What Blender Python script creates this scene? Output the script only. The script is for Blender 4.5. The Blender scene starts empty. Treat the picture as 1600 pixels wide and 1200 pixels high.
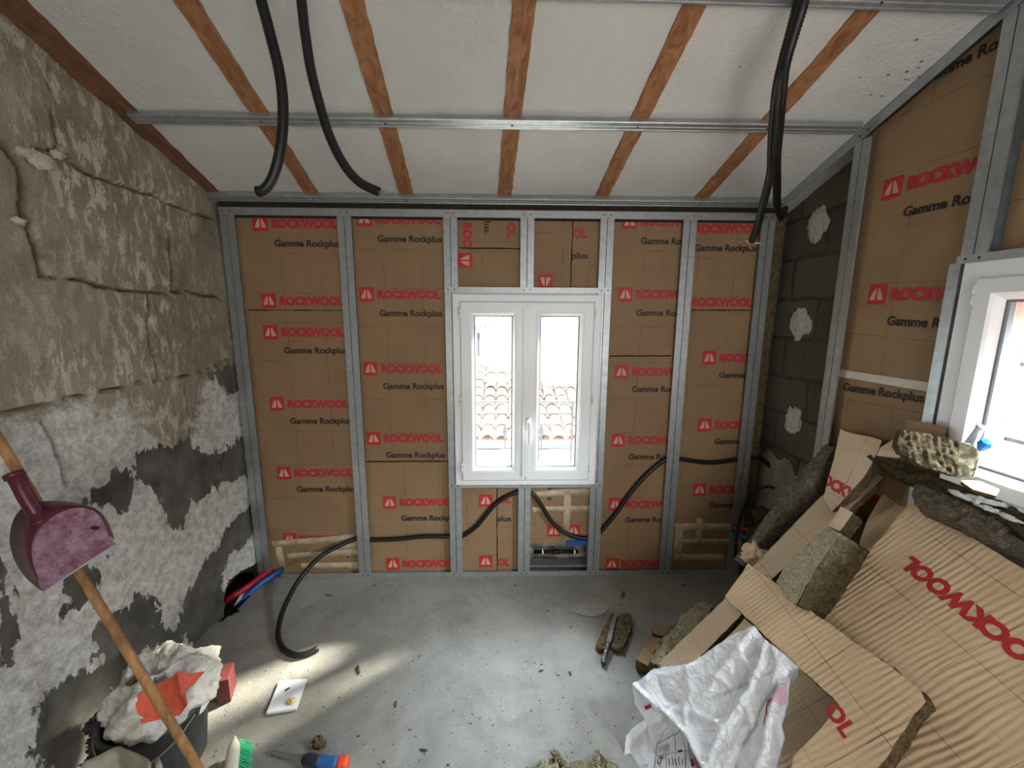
import bpy, bmesh, math, random
from math import sin, cos, tan, pi, radians, hypot, atan2, sqrt
from mathutils import Vector, Matrix, noise
from mathutils.geometry import delaunay_2d_cdt
random.seed(7)
SC = bpy.context.scene
COL = SC.collection
V = Vector

# ------------------------------------------------------------------ camera
F_PX, PITCH, YAW, ROLL = 634.45, .165966, .0246935, .0051126
H = 1.53                                     # eye height
fwd = V((sin(YAW)*cos(PITCH), cos(YAW)*cos(PITCH), -sin(PITCH)))
rgt = V((cos(YAW), -sin(YAW), 0)); dwn = fwd.cross(rgt)
cr, sr = cos(ROLL), sin(ROLL)
cx_ = rgt*cr - dwn*sr; cy_ = rgt*sr + dwn*cr
cam_d = bpy.data.cameras.new('camera'); cam = bpy.data.objects.new('camera', cam_d); COL.objects.link(cam)
cam_d.sensor_fit = 'HORIZONTAL'; cam_d.sensor_width = 36; cam_d.lens = F_PX*36/1600
cam_d.clip_start = .02; cam_d.clip_end = 200
m = Matrix((cx_, -cy_, -fwd)).transposed().to_4x4(); m.translation = (0, 0, H); cam.matrix_world = m
SC.camera = cam
# ------------------------------------------------------------------ light
SC.view_settings.view_transform = 'Standard'; SC.view_settings.look = 'None'
SC.view_settings.gamma = 1; SC.view_settings.use_curve_mapping = False
SC.view_settings.exposure = 0.9
w = bpy.data.worlds.new('sky'); SC.world = w; w.use_nodes = True
nt = w.node_tree; nt.nodes.clear()
wo = nt.nodes.new('ShaderNodeOutputWorld'); wb = nt.nodes.new('ShaderNodeBackground')
wb.inputs[0].default_value = (.80, .90, 1.0, 1); wb.inputs[1].default_value = 2.6
nt.links.new(wb.outputs[0], wo.inputs[0])
def lamp(kind, name, loc, dirv, energy, color=(1, 1, 1), **k):
    d = bpy.data.lights.new(name, kind); d.energy = energy; d.color = color
    for a, b in k.items(): setattr(d, a, b)
    o = bpy.data.objects.new(name, d); COL.objects.link(o); o.location = loc
    o.rotation_euler = V(dirv).to_track_quat('-Z', 'Y').to_euler(); return o
lamp('SUN', 'sun', (3, 5, 6), (-.64, -.47, -.60), 19.0, (1, .90, .74), angle=radians(6.5))
# unseen area lamp added behind the camera as fill for the room
lamp('AREA', 'rear_fill', (.45, -1.45, 1.20), (-.22, 1, .26), 27, (1, .985, .96), shape='RECTANGLE', size=2.2, size_y=1.3)
# unseen area lamps added outside each window to strengthen the daylight
lamp('AREA', 'side_window_fill', (2.55, .10, 2.35), (-1.15, .62, -1.05), 400, (.88, .94, 1), shape='RECTANGLE', size=.9, size_y=.9)
lamp('AREA', 'back_window_fill', (.25, 3.9, 3.1), (-.05, -1.7, -1.9), 170, (.84, .92, 1), shape='RECTANGLE', size=1.4, size_y=.9)
pz = lamp('AREA', 'portal_back_window', (.135, 2.30, 1.12), (0, -1, 0), 1, shape='RECTANGLE', size=.72, size_y=1.0); pz.data.cycles.is_portal = True
pz = lamp('AREA', 'portal_side_window', (1.56, .72, 1.36), (-1, 0, 0), 1, shape='RECTANGLE', size=.9, size_y=.68); pz.data.cycles.is_portal = True

# ------------------------------------------------------------------ helpers
def ray(u, v): return cx_*((u-800)/F_PX) + cy_*((v-600)/F_PX) + fwd
CAM = V((0, 0, H))
def on(u, v, n, d):                    # where the sight line of (u, v) meets the plane n.p = d
    r = ray(u, v); n = V(n); return CAM + r*((d-n.dot(CAM))/n.dot(r))
def BW(u, v, Y=2.2): return on(u, v, (0, 1, 0), Y)
def RW(u, v, X=1.43): return on(u, v, (1, 0, 0), X)
def FL(u, v, z=0.): return on(u, v, (0, 0, 1), z)
KC, ZC = .336, 2.115                   # ceiling: z = ZC + KC*(2.2-y)
def CE(u, v, off=0.): return on(u, v, (0, KC, 1), ZC+KC*2.2-off)
def ceil_z(y): return ZC + KC*(2.2-y)
def nz(p, s=1., seed=0.): return noise.noise(V((p[0]*s+seed, p[1]*s+seed*1.7, p[2]*s-seed)))
def fb(p, s=1., oct=4, seed=0.): return noise.fractal(V((p[0]*s+seed, p[1]*s-seed, p[2]*s+seed*.3)), 1.0, 2.0, oct)

def mat(name): 
    m = bpy.data.materials.new(name); m.use_nodes = True; nt = m.node_tree
    return m, nt, nt.nodes['Principled BSDF']
def nd(nt, t, **k):
    n = nt.nodes.new('ShaderNode'+t)
    for a, b in k.items():
        if a[0] == 'i' and a[1:].isdigit(): n.inputs[int(a[1:])].default_value = b
        else: setattr(n, a, b)
    return n
def lk(nt, a, b): nt.links.new(a, b)
def mixc(nt, fac, a, b, mode='MIX'):
    n = nd(nt, 'MixRGB', blend_type=mode)
    for i, x in enumerate((fac, a, b)):
        if hasattr(x, 'links'): lk(nt, x, n.inputs[i])
        else: n.inputs[i].default_value = x if i == 0 else (*x, 1)
    return n.outputs[0]
def ntex(nt, co, scale, detail=4, rough=.55, dist=0., vec=None):
    if vec:
        mp = nd(nt, 'Mapping'); mp.inputs['Scale'].default_value = vec[:3]
        if len(vec) > 3: mp.inputs['Rotation'].default_value = vec[3:]
        lk(nt, co, mp.inputs[0]); co = mp.outputs[0]
    n = nd(nt, 'TexNoise'); n.inputs['Scale'].default_value = scale; n.inputs['Detail'].default_value = detail
    n.inputs['Roughness'].default_value = rough; n.inputs['Distortion'].default_value = dist
    lk(nt, co, n.inputs['Vector']); return n.outputs['Fac']
def ramp(nt, fac, *stops):
    r = nd(nt, 'ValToRGB'); cr_ = r.color_ramp
    while len(cr_.elements) < len(stops): cr_.elements.new(.5)
    for e, (p, c) in zip(cr_.elements, stops):
        e.position = p; e.color = (*((c,)*3 if not hasattr(c, '__len__') else c), 1)
    lk(nt, fac, r.inputs[0]); return r.outputs[0]
def mth(nt, op, a, b=0., c=None):
    n = nd(nt, 'Math', operation=op)
    for i, x in enumerate((a, b, c)):
        if x is None: continue
        if hasattr(x, 'links'): lk(nt, x, n.inputs[i])
        else: n.inputs[i].default_value = x
    return n.outputs[0]
def bump(nt, bs, h, strength=.4, dist=.01, prev=None):
    b = nd(nt, 'Bump'); b.inputs['Strength'].default_value = strength; b.inputs['Distance'].default_value = dist
    lk(nt, h, b.inputs['Height'])
    if prev is not None: lk(nt, prev, b.inputs['Normal'])
    if bs is not None: lk(nt, b.outputs[0], bs.inputs['Normal'])
    return b.outputs[0]
def coords(nt, kind='Object'):
    return nd(nt, 'TexCoord').outputs[kind]
def pos(nt): return nd(nt, 'NewGeometry').outputs['Position']
def srgb(r, g, b):
    f = lambda c: (c/255/12.92) if c <= 10 else ((c/255+.055)/1.055)**2.4
    return (f(r), f(g), f(b))
def plain(name, rgb, rough=.6, metal=0., var=.0, vscale=20, bmp=0., bscale=80, spec=.5):
    m, nt, bs = mat(name); c = srgb(*rgb); p = pos(nt)
    bs.inputs['Roughness'].default_value = rough; bs.inputs['Metallic'].default_value = metal
    bs.inputs['Specular IOR Level'].default_value = spec
    if var: lk(nt, mixc(nt, ramp(nt, ntex(nt, p, vscale, 6), (.3, 0), (.7, 1)), tuple(x*(1-var) for x in c), tuple(min(1, x*(1+var)) for x in c)), bs.inputs[0])
    else: bs.inputs[0].default_value = (*c, 1)
    if bmp: bump(nt, bs, ntex(nt, p, bscale, 5), bmp, .004)
    return m

# ---- kraft paper with a printed grid of cutting lines (UV in metres)
def kraft(name, base, line, ridges=0., ridge_scale=60, dirty=.12):
    m, nt, bs = mat(name); uv = coords(nt, 'UV'); p = pos(nt)
    sp = nd(nt, 'SeparateXYZ'); lk(nt, uv, sp.inputs[0])
    def grid(ax, period, wd, off=0.):
        a = mth(nt, 'ADD', sp.outputs[ax], 50+off)
        a = mth(nt, 'MODULO', a, period); a = mth(nt, 'ABSOLUTE', mth(nt, 'SUBTRACT', a, period/2))
        return mth(nt, 'LESS_THAN', a, wd/2)
    strong = mth(nt, 'MAXIMUM', grid(0, .2, .0022, .02), grid(1, .2, .0022))
    faint = mth(nt, 'MAXIMUM', grid(0, .1, .0012, .07), grid(1, .1, .0012, .05))
    brk = ramp(nt, ntex(nt, p, 9, 3), (.42, .35), (.62, 1))
    fac = mth(nt, 'MAXIMUM', mth(nt, 'MULTIPLY', strong, .9), mth(nt, 'MULTIPLY', faint, .42))
    fac = mth(nt, 'MULTIPLY', fac, brk)
    b = srgb(*base); n1 = ramp(nt, ntex(nt, p, 5, 6, .6), (.3, 0), (.7, 1))
    c0 = mixc(nt, n1, tuple(x*(1-dirty) for x in b), tuple(x*(1+dirty*.7) for x in b))
    fib = ntex(nt, uv, 6, 3, .6, 0, (1, 60, 1))
    c1 = mixc(nt, mth(nt, 'MULTIPLY', fib, .22), c0, tuple(x*.62 for x in b))
    lk(nt, mixc(nt, fac, c1, srgb(*line)), bs.inputs[0])
    bs.inputs['Roughness'].default_value = .62; bs.inputs['Specular IOR Level'].default_value = .3
    hgt = ntex(nt, uv, 26, 4, .55, .4); nrm = bump(nt, None, hgt, .35, .004)
    if ridges:
        mp = nd(nt, 'Mapping'); mp.inputs['Scale'].default_value = (1, .42, 1); lk(nt, uv, mp.inputs[0])
        wv = nd(nt, 'TexWave', wave_type='BANDS', bands_direction='X'); lk(nt, mp.outputs[0], wv.inputs[0])
        wv.inputs['Scale'].default_value = ridge_scale*.1592*2; wv.inputs['Distortion'].default_value = 7.0
        wv.inputs['Detail'].default_value = 2; wv.inputs['Detail Scale'].default_value = .45
        nrm = bump(nt, None, mth(nt, 'MULTIPLY', wv.outputs['Fac'], ramp(nt, ntex(nt, uv, 7, 2), (.35, .1), (.62, 1))), ridges*.7, .0028, nrm)
    lk(nt, nrm, bs.inputs['Normal']); return m
K_WALL = kraft('kraft_paper_on_wall', (150, 122, 91), (88, 52, 34))
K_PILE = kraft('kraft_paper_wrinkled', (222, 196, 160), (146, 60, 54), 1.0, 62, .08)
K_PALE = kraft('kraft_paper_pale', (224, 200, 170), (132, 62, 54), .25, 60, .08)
K_RIGHT = kraft('kraft_paper_side_wall', (157, 129, 97), (96, 50, 36))
def wool(name, a, b, s=1.):
    m, nt, bs = mat(name); p = pos(nt)
    f = ntex(nt, p, 60*s, 8, .7, 1.2); f2 = ntex(nt, p, 14*s, 4, .6)
    lk(nt, mixc(nt, ramp(nt, f, (.36, 0), (.64, 1)), srgb(*a), srgb(*b)), bs.inputs[0])
    bs.inputs['Roughness'].default_value = .95; bs.inputs['Specular IOR Level'].default_value = .1
    bump(nt, bs, mth(nt, 'ADD', f, f2), 1.0, .012); return m
W_BROWN = wool('mineral_wool_brown', (76, 64, 46), (142, 124, 94))
W_GREY = wool('mineral_wool_grey', (82, 75, 64), (150, 140, 122))
W_LIGHT = wool('mineral_wool_torn_lit', (172, 164, 130), (240, 234, 206), 1.3)  # paler wool; the lit look of torn faces is in its colour
W_DARK = wool('mineral_wool_dark_shaded', (58, 50, 38), (112, 98, 72))  # darker wool; the shaded look of block sides is in its colour
RED = plain('red_print_ink', (186, 42, 54), .6, var=.10, vscale=120)
BLACK = plain('black_print_ink', (34, 30, 28), .6)
PALE = plain('reversed_out_print', (206, 166, 132), .6)
METAL = plain('galvanised_steel', (176, 182, 184), .42, .75, .14, 30, .05, 60)
METAL2 = plain('galvanised_steel_dull', (150, 155, 156), .5, .7, .2, 22)
DARK = plain('dark_screw_steel', (40, 38, 36), .5, .6)
PVC = plain('white_pvc', (244, 247, 250), .30)
RUB = plain('black_corrugated_plastic', (17, 18, 19), .45)
WOOD = plain('x', (150, 90, 48), .7)
def wood(name, a, b, axis):
    m, nt, bs = mat(name); p = pos(nt)
    vec = [26, 26, 26]; vec[axis] = 2.2
    f = ntex(nt, p, 1.0, 8, .65, 1.5, vec); k = ntex(nt, p, 7, 4, .6)
    c = mixc(nt, ramp(nt, f, (.35, 0), (.65, 1)), srgb(*a), srgb(*b))
    c = mixc(nt, ramp(nt, k, (.60, 0), (.75, .7)), c, tuple(x*.35 for x in srgb(*a)))
    lk(nt, c, bs.inputs[0]); bs.inputs['Roughness'].default_value = .75; bump(nt, bs, f, .5, .004); return m
RAFT = wood('old_rafter_wood', (124, 80, 50), (172, 122, 80), 1)
RAFT_D = wood('old_dark_rafter_wood', (92, 62, 42), (128, 90, 62), 1)
STICK = wood('broomstick_wood', (140, 98, 58), (184, 140, 92), 2)
# plaster between the rafters
PLAST, nt, bs = mat('white_rough_plaster'); p = pos(nt)
lk(nt, mixc(nt, ramp(nt, ntex(nt, p, 1.6, 5), (.35, 0), (.7, 1)), srgb(198, 199, 195), srgb(213, 213, 208)), bs.inputs[0])
n1 = ntex(nt, p, 55, 6, .6, .5)
bs.inputs['Roughness'].default_value = .9; bump(nt, bs, n1, .9, .006)
# floor
FLOOR, nt, bs = mat('dusty_concrete_floor'); p = pos(nt)
a = ramp(nt, ntex(nt, p, 1.6, 7, .62, .5), (.32, 0), (.68, 1)); b = ramp(nt, ntex(nt, p, 11, 6, .7), (.35, 0), (.7, 1))
c = mixc(nt, a, srgb(118, 114, 107), srgb(158, 156, 150)); c = mixc(nt, mth(nt, 'MULTIPLY', b, .35), c, srgb(176, 174, 168))
sp1 = ramp(nt, ntex(nt, p, 150, 3, .6), (.64, 0), (.70, 1)); c = mixc(nt, mth(nt, 'MULTIPLY', sp1, .5), c, srgb(86, 82, 76))
sp2 = ramp(nt, ntex(nt, p, 95, 3, .6), (.62, 0), (.68, 1)); c = mixc(nt, mth(nt, 'MULTIPLY', sp2, .28), c, srgb(210, 208, 200))
c = mixc(nt, mth(nt, 'MULTIPLY', ramp(nt, ntex(nt, p, 3.2, 8, .7, 1.2), (.5, 0), (.66, 1)), .45), c, srgb(104, 106, 110))
lk(nt, c, bs.inputs[0]); rr = ramp(nt, a, (0, .48), (1, .72)); lk(nt, rr, bs.inputs['Roughness'])
bump(nt, bs, mth(nt, 'ADD', ntex(nt, p, 120, 5, .7), mth(nt, 'MULTIPLY', ntex(nt, p, 14, 5), 1.2)), .6, .005)
# stone wall
STONE, nt, bs = mat('old_stone_wall_with_render'); p = pos(nt)
at = nd(nt, 'Attribute', attribute_name='patch').outputs['Fac']; aw = nd(nt, 'Attribute', attribute_name='white').outputs['Fac']
ax = nd(nt, 'Attribute', attribute_name='joint').outputs['Fac']
big = ramp(nt, ntex(nt, p, 2.4, 6, .6, .4), (.32, 0), (.7, 1))
c = mixc(nt, big, srgb(140, 130, 112), srgb(172, 163, 146))
sm = ntex(nt, p, 13, 9, .72, .25, (1, 2.3, .75, .45, 0, 0)); grit_ = ntex(nt, p, 170, 5, .7); reg = ramp(nt, ntex(nt, p, 2.1, 3), (.40, .15), (.58, 1)); fine = ntex(nt, p, 70, 6, .7)
c = mixc(nt, mth(nt, 'MULTIPLY', mth(nt, 'MULTIPLY', ramp(nt, sm, (.51, 0), (.56, 1)), reg), .75), c, srgb(218, 212, 198))
c = mixc(nt, mth(nt, 'MULTIPLY', ramp(nt, grit_, (.36, 1), (.5, 0)), .35), c, srgb(92, 84, 70))
c = mixc(nt, mth(nt, 'MULTIPLY', ramp(nt, ntex(nt, p, 3.3, 7, .7, 1), (.54, 0), (.70, 1)), .6), c, srgb(104, 97, 80))
wm = ramp(nt, mth(nt, 'ADD', aw, mth(nt, 'MULTIPLY', mth(nt, 'SUBTRACT', ntex(nt, p, 8, 9, .68, .3), .5), 1.7)), (.42, 0), (.58, 1))
c = mixc(nt, mth(nt, 'MULTIPLY', wm, .9), c, mixc(nt, ramp(nt, ntex(nt, p, 30, 9, .78), (.38, 0), (.60, 1)), srgb(178, 175, 168), srgb(236, 236, 234)))
pm = mth(nt, 'ADD', at, mth(nt, 'MULTIPLY', mth(nt, 'SUBTRACT', ntex(nt, p, 10, 9, .66, .3, (1, 1.5, .7, .35, 0, 0)), .5), 2.2))
pm2 = ramp(nt, pm, (.48, 0), (.53, 1))
c = mixc(nt, pm2, c, mixc(nt, ramp(nt, ntex(nt, p, 8, 5), (.35, 0), (.65, 1)), srgb(82, 79, 75), srgb(116, 113, 107)))
c = mixc(nt, mth(nt, 'MULTIPLY', ax, .55), c, srgb(70, 62, 50))
lk(nt, c, bs.inputs[0]); bs.inputs['Roughness'].default_value = .93; bs.inputs['Specular IOR Level'].default_value = .2
h = mth(nt, 'ADD', mth(nt, 'MULTIPLY', sm, 1.1), mth(nt, 'MULTIPLY', fine, .5)); h = mth(nt, 'ADD', h, mth(nt, 'MULTIPLY', pm2, -.5)); h = mth(nt, 'ADD', h, mth(nt, 'MULTIPLY', wm, .35))
bump(nt, bs, h, .9, .008)
# grey concrete blocks
BLOCK, nt, bs = mat('grey_concrete_blocks'); p = pos(nt)
sx = nd(nt, 'SeparateXYZ'); lk(nt, p, sx.inputs[0]); cb = nd(nt, 'CombineXYZ'); lk(nt, sx.outputs[1], cb.inputs[0]); lk(nt, sx.outputs[2], cb.inputs[1])
dn = nd(nt, 'VectorMath', operation='MULTIPLY_ADD'); nn = nd(nt, 'TexNoise'); nn.inputs['Scale'].default_value = 9; lk(nt, p, nn.inputs[0])
lk(nt, nn.outputs['Color'], dn.inputs[0]); dn.inputs[1].default_value = (.03, .03, 0); lk(nt, cb.outputs[0], dn.inputs[2])
br = nd(nt, 'TexBrick'); lk(nt, dn.outputs[0], br.inputs[0]); br.inputs['Scale'].default_value = 1
br.inputs['Brick Width'].default_value = .4; br.inputs['Row Height'].default_value = .205; br.inputs['Mortar Size'].default_value = .011; br.inputs['Mortar Smooth'].default_value = .4
br.inputs[1].default_value = (*srgb(140, 130, 113), 1); br.inputs[2].default_value = (*srgb(114, 106, 93), 1); br.inputs[3].default_value = (*srgb(106, 96, 82), 1)
g = ntex(nt, p, 90, 6, .75); g2 = ntex(nt, p, 5, 6, .6)
c = mixc(nt, mth(nt, 'MULTIPLY', ramp(nt, g, (.35, 1), (.6, 0)), .5), br.outputs[0], srgb(58, 54, 48)); c = mixc(nt, mth(nt, 'MULTIPLY', ramp(nt, g2, (.5, 0), (.7, 1)), .35), c, srgb(150, 142, 126))
lk(nt, c, bs.inputs[0]); bs.inputs['Roughness'].default_value = .95
bump(nt, bs, mth(nt, 'ADD', mth(nt, 'MULTIPLY', br.outputs['Fac'], -1.2), g), .8, .012)
RENDER = plain('rough_pale_render', (206, 200, 190), .95, var=.12, vscale=9, bmp=.8, bscale=40)
PLWH = plain('white_plaster_adhesive', (222, 220, 212), .9, var=.08, vscale=40, bmp=.8, bscale=60)
PLGR = plain('grey_old_plaster', (168, 160, 144), .95, var=.28, vscale=9, bmp=.8, bscale=50)
GLASS, nt, bs = mat('window_glass')
tr = nd(nt, 'BsdfTransparent'); gl = nd(nt, 'BsdfGlossy'); gl.inputs['Roughness'].default_value = .02
lw_ = nd(nt, 'LayerWeight'); lw_.inputs[0].default_value = .5; fac_ = mth(nt, 'MULTIPLY_ADD', mth(nt, 'POWER', lw_.outputs['Facing'], 5.), .7, .035); mx = nd(nt, 'MixShader')
tr.inputs[0].default_value = (.93, .96, .96, 1)
lk(nt, fac_, mx.inputs[0]); lk(nt, tr.outputs[0], mx.inputs[1]); lk(nt, gl.outputs[0], mx.inputs[2]); lk(nt, mx.outputs[0], nt.nodes['Material Output'].inputs[0])
# thin white plastic
PLASTIC, nt, bs = mat('thin_white_plastic'); p = pos(nt)
bs.inputs[0].default_value = (*srgb(236, 240, 246), 1); bs.inputs['Roughness'].default_value = .14; bs.inputs['Coat Weight'].default_value = .4; bs.inputs['Specular IOR Level'].default_value = .6
bs.inputs['Subsurface Weight'].default_value = .0
cr1 = mth(nt, 'ABSOLUTE', mth(nt, 'SUBTRACT', ntex(nt, p, 9, 2, .5, 1.2), .5)); cr2 = mth(nt, 'ABSOLUTE', mth(nt, 'SUBTRACT', ntex(nt, p, 24, 2, .5, 1.0), .5))
bump(nt, bs, mth(nt, 'ADD', mth(nt, 'MULTIPLY', mth(nt, 'MINIMUM', cr1, .10), -3.), mth(nt, 'MULTIPLY', mth(nt, 'MINIMUM', cr2, .10), -1.6)), .8, .010)
tl_ = nd(nt, 'BsdfTranslucent'); tl_.inputs[0].default_value = (.85, .90, 1, 1); mx2 = nd(nt, 'MixShader'); mx2.inputs[0].default_value = .22
lk(nt, bs.outputs[0], mx2.inputs[1]); lk(nt, tl_.outputs[0], mx2.inputs[2]); lk(nt, mx2.outputs[0], nt.nodes['Material Output'].inputs[0])

OFF = {}
def tag(o, label=None, cat=None, group=None, kind=None):
    for k, x in (('label', label), ('category', cat), ('group', group), ('kind', kind)):
        if x: o[k] = x
    return o
def thing(name, label, cat, loc=(0, 0, 0), group=None):
    o = bpy.data.objects.new(name, None); o.empty_display_size = .05; COL.objects.link(o); o.location = loc; OFF[o.name] = V(loc)
    return tag(o, label, cat, group)
def obj(name, vs, fs, mats, parent=None, mi=None, smooth=False, uv=None, label=None, at_=None):
    me = bpy.data.meshes.new(name)
    off = OFF[parent.name] if parent is not None else (V(at_) if at_ is not None else V((0, 0, 0)))
    me.from_pydata([tuple(V(v)-off) for v in vs], [], fs)
    for mm in (mats if isinstance(mats, (list, tuple)) else [mats]): me.materials.append(mm)
    if mi: me.polygons.foreach_set('material_index', mi)
    if smooth: me.polygons.foreach_set('use_smooth', [True]*len(fs))
    if uv:
        l = me.uv_layers.new(name='UVMap')
        for i, lp in enumerate(me.loops): l.data[i].uv = uv[lp.vertex_index]
    me.validate(); me.update()
    o = bpy.data.objects.new(name, me); COL.objects.link(o)
    if parent is not None: o.parent = parent
    elif at_ is not None: o.location = at_
    OFF[o.name] = off
    if label: o['label'] = label
    return o
class MB:
    def __init__(s): s.v = []; s.f = []; s.m = []
    def add(s, vs, fs, mi=0):
        b = len(s.v); s.v += [V(x) for x in vs]; s.f += [tuple(i+b for i in f) for f in fs]; s.m += [mi]*len(fs); return s
    def box(s, a, b, mi=0, M=None):
        a, b = V(a), V(b); vs = [V((x, y, z)) for x in (a.x, b.x) for y in (a.y, b.y) for z in (a.z, b.z)]
        if M is not None: vs = [M @ v for v in vs]
        return s.add(vs, [(0, 1, 3, 2), (4, 6, 7, 5), (0, 4, 5, 1), (2, 3, 7, 6), (0, 2, 6, 4), (1, 5, 7, 3)], mi)
    def prism(s, poly, d, mi=0):       # poly: 3D points, extruded by vector d
        n = len(poly); p = [V(x) for x in poly]; q = [x+V(d) for x in p]
        return s.add(p+q, [tuple(range(n))[::-1], tuple(range(n, 2*n))]+[(i, (i+1) % n, (i+1) % n+n, i+n) for i in range(n)], mi)
    def tube(s, pts, r, n=10, mi=0, cap=True):
        pts = [V(x) for x in pts]; rr = r if hasattr(r, '__len__') else [r]*len(pts)
        t0 = (pts[1]-pts[0]).normalized(); u = t0.orthogonal().normalized(); b = len(s.v); vs = []
        for i, x in enumerate(pts):
            t = (pts[min(i+1, len(pts)-1)]-pts[max(i-1, 0)]).normalized(); u = (u-t*u.dot(t)).normalized(); ww = t.cross(u)
            vs += [x+(u*cos(2*pi*k/n)+ww*sin(2*pi*k/n))*rr[i] for k in range(n)]
        fs = [(i*n+k, i*n+(k+1) % n, (i+1)*n+(k+1) % n, (i+1)*n+k) for i in range(len(pts)-1) for k in range(n)]
        if cap: fs += [tuple(range(n))[::-1], tuple(range((len(pts)-1)*n, len(pts)*n))]
        return s.add(vs, fs, mi)
    def lathe(s, prof, c, n=40, mi=0, axis=V((0, 0, 1))):
        c = V(c); q = V((0, 0, 1)).rotation_difference(axis)
        vs = [c+q @ V((r*cos(2*pi*k/n), r*sin(2*pi*k/n), z)) for r, z in prof for k in range(n)]
        fs = [(i*n+k, i*n+(k+1) % n, (i+1)*n+(k+1) % n, (i+1)*n+k) for i in range(len(prof)-1) for k in range(n)]
        return s.add(vs, fs, mi)
    def blob(s, c, rad, seed=0, amp=.3, fr=2., n=14, mi=0, M=None, flat=None):
        c = V(c); rad = V(rad) if hasattr(rad, '__len__') else V((rad,)*3); vs = []; 
        for i in range(n+1):
            th = pi*i/n
            for k in range(2*n):
                ph = pi*k/n; d = V((sin(th)*cos(ph), sin(th)*sin(ph), cos(th)))
                if i in (0, n): d = V((0, 0, 1 if i == 0 else -1))
                k_ = 1+amp*fb(d*fr, 1, 4, seed); x = V((d.x*rad.x, d.y*rad.y, d.z*rad.z))*k_
                if M is not None: x = M @ x
                x = c+x
                if flat is not None and x.z < flat: x.z = flat
                vs.append(x)
        m_ = 2*n
        return s.add(vs, [(i*m_+k, (i+1)*m_+k, (i+1)*m_+(k+1) % m_, i*m_+(k+1) % m_) for i in range(n) for k in range(m_)], mi)
    def build(s, name, mats, parent=None, **k): return obj(name, s.v, s.f, mats, parent, mi=s.m, **k)
def smooth_path(pts, n=14):
    pts = [V(p) for p in pts]; out = []; P = [pts[0]*2-pts[1]]+pts+[pts[-1]*2-pts[-2]]
    for i in range(1, len(P)-2):
        a, b, c, d = P[i-1:i+3]
        for k in range(n):
            t = k/n; out.append(.5*((2*b)+(c-a)*t+(2*a-5*b+4*c-d)*t*t+(3*b-a-3*c+d)*t**3))
    return out+[pts[-1]]
def resample(pts, step):
    out = [pts[0]]; acc = 0
    for a, b in zip(pts, pts[1:]):
        L = (b-a).length; t = step-acc
        while t <= L: out.append(a+(b-a)*(t/L)); t += step
        acc = L-(t-step)
    return out+[pts[-1]]
def cord(name, label, cat, pts, r=.0115, group=None, ribs=True, m=None, parent=None, step=.0045):
    P = resample(smooth_path(pts), step if ribs else .012)
    rr = [r*(1+(.07 if i % 2 else -.07)) if ribs else r for i in range(len(P))]
    o = MB().tube(P, rr, 12).build(name, m or RUB, parent, smooth=True, at_=(None if parent else P[0]))
    return tag(o, label, cat, group) if label else o
def struct(name, mb, mats, **k): return tag(mb.build(name, mats, None, **k), kind='structure')

# ---- printed marks of the insulation boards
_txt = {}
def text_mesh(body, bold):
    if (body, bold) in _txt: return _txt[(body, bold)]
    cu = bpy.data.curves.new('t', 'FONT'); cu.body = body; cu.offset = bold; cu.resolution_u = 3
    o = bpy.data.objects.new('t', cu); COL.objects.link(o); bpy.context.view_layer.update()
    e = o.evaluated_get(bpy.context.evaluated_depsgraph_get()); me = e.to_mesh()
    vs = [v.co.copy() for v in me.vertices]; fs = [tuple(p.vertices) for p in me.polygons]; e.to_mesh_clear()
    bpy.data.objects.remove(o); bpy.data.curves.remove(cu)
    x0, x1 = min(v.x for v in vs), max(v.x for v in vs)
    _txt[(body, bold)] = ([((v.x-x0)/(x1-x0), v.y/.729) for v in vs], fs); return _txt[(body, bold)]
def emblem(cx, cy, s):
    q = s/2; L = [([(cx-q, cy-q), (cx+q, cy-q), (cx+q, cy+q), (cx-q, cy+q)], 0, 0)]
    for k in (-1, 1):
        pts = [(.38, -.28), (.32, -.08), (.22, .14), (.10, .32), (.05, .32), (.04, .0), (.07, -.28)]
        L.append(([(cx+k*x*s, cy+y*s) for x, y in pts][::k], 2, .0006))
    return L
def items_to_mesh(items):
    """items: (kind, u, v, rot, scale) -> flat verts (u, v, lift), faces, material ids"""
    vs, fs, ms = [], [], []
    for it in items:
        kind, u, v = it[:3]; rot = radians(it[3]) if len(it) > 3 else 0; sc = it[4] if len(it) > 4 else 1
        parts = []
        if kind in 'LS' or kind == 'LR':
            parts += [([(x, y) for x, y in P], [tuple(range(len(P)))], mi, lf) for P, mi, lf in emblem(0, 0, .076)]
        def tx(body, bold, x, y, w_, h_, mi):
            tv, tf = text_mesh(body, bold); parts.append(([(x+a*w_, y+b*h_) for a, b in tv], tf, mi, 0))
        if kind in ('L', 'LR', 'R', 'RG'): tx('ROCKWOOL', .064, .058, -.020, .335, .043, 0)
        if kind in ('L', 'G', 'RG'): tx('Gamme Rockplus', .03, .064, -.113, .335, .034, 1)
        if kind == 'OL': tx('OL', .045, 0, 0, .075, .043, 0)
        if kind == 'plus': tx('plus', .022, 0, 0, .085, .034, 1)
        for P, F, mi, lf in parts:
            b = len(vs); vs += [(u+(x*cos(rot)-y*sin(rot))*sc, v+(x*sin(rot)+y*cos(rot))*sc, lf) for x, y in P]
            fs += [tuple(i+b for i in f) for f in F]; ms += [mi]*len(F)
    return vs, fs, ms
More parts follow.
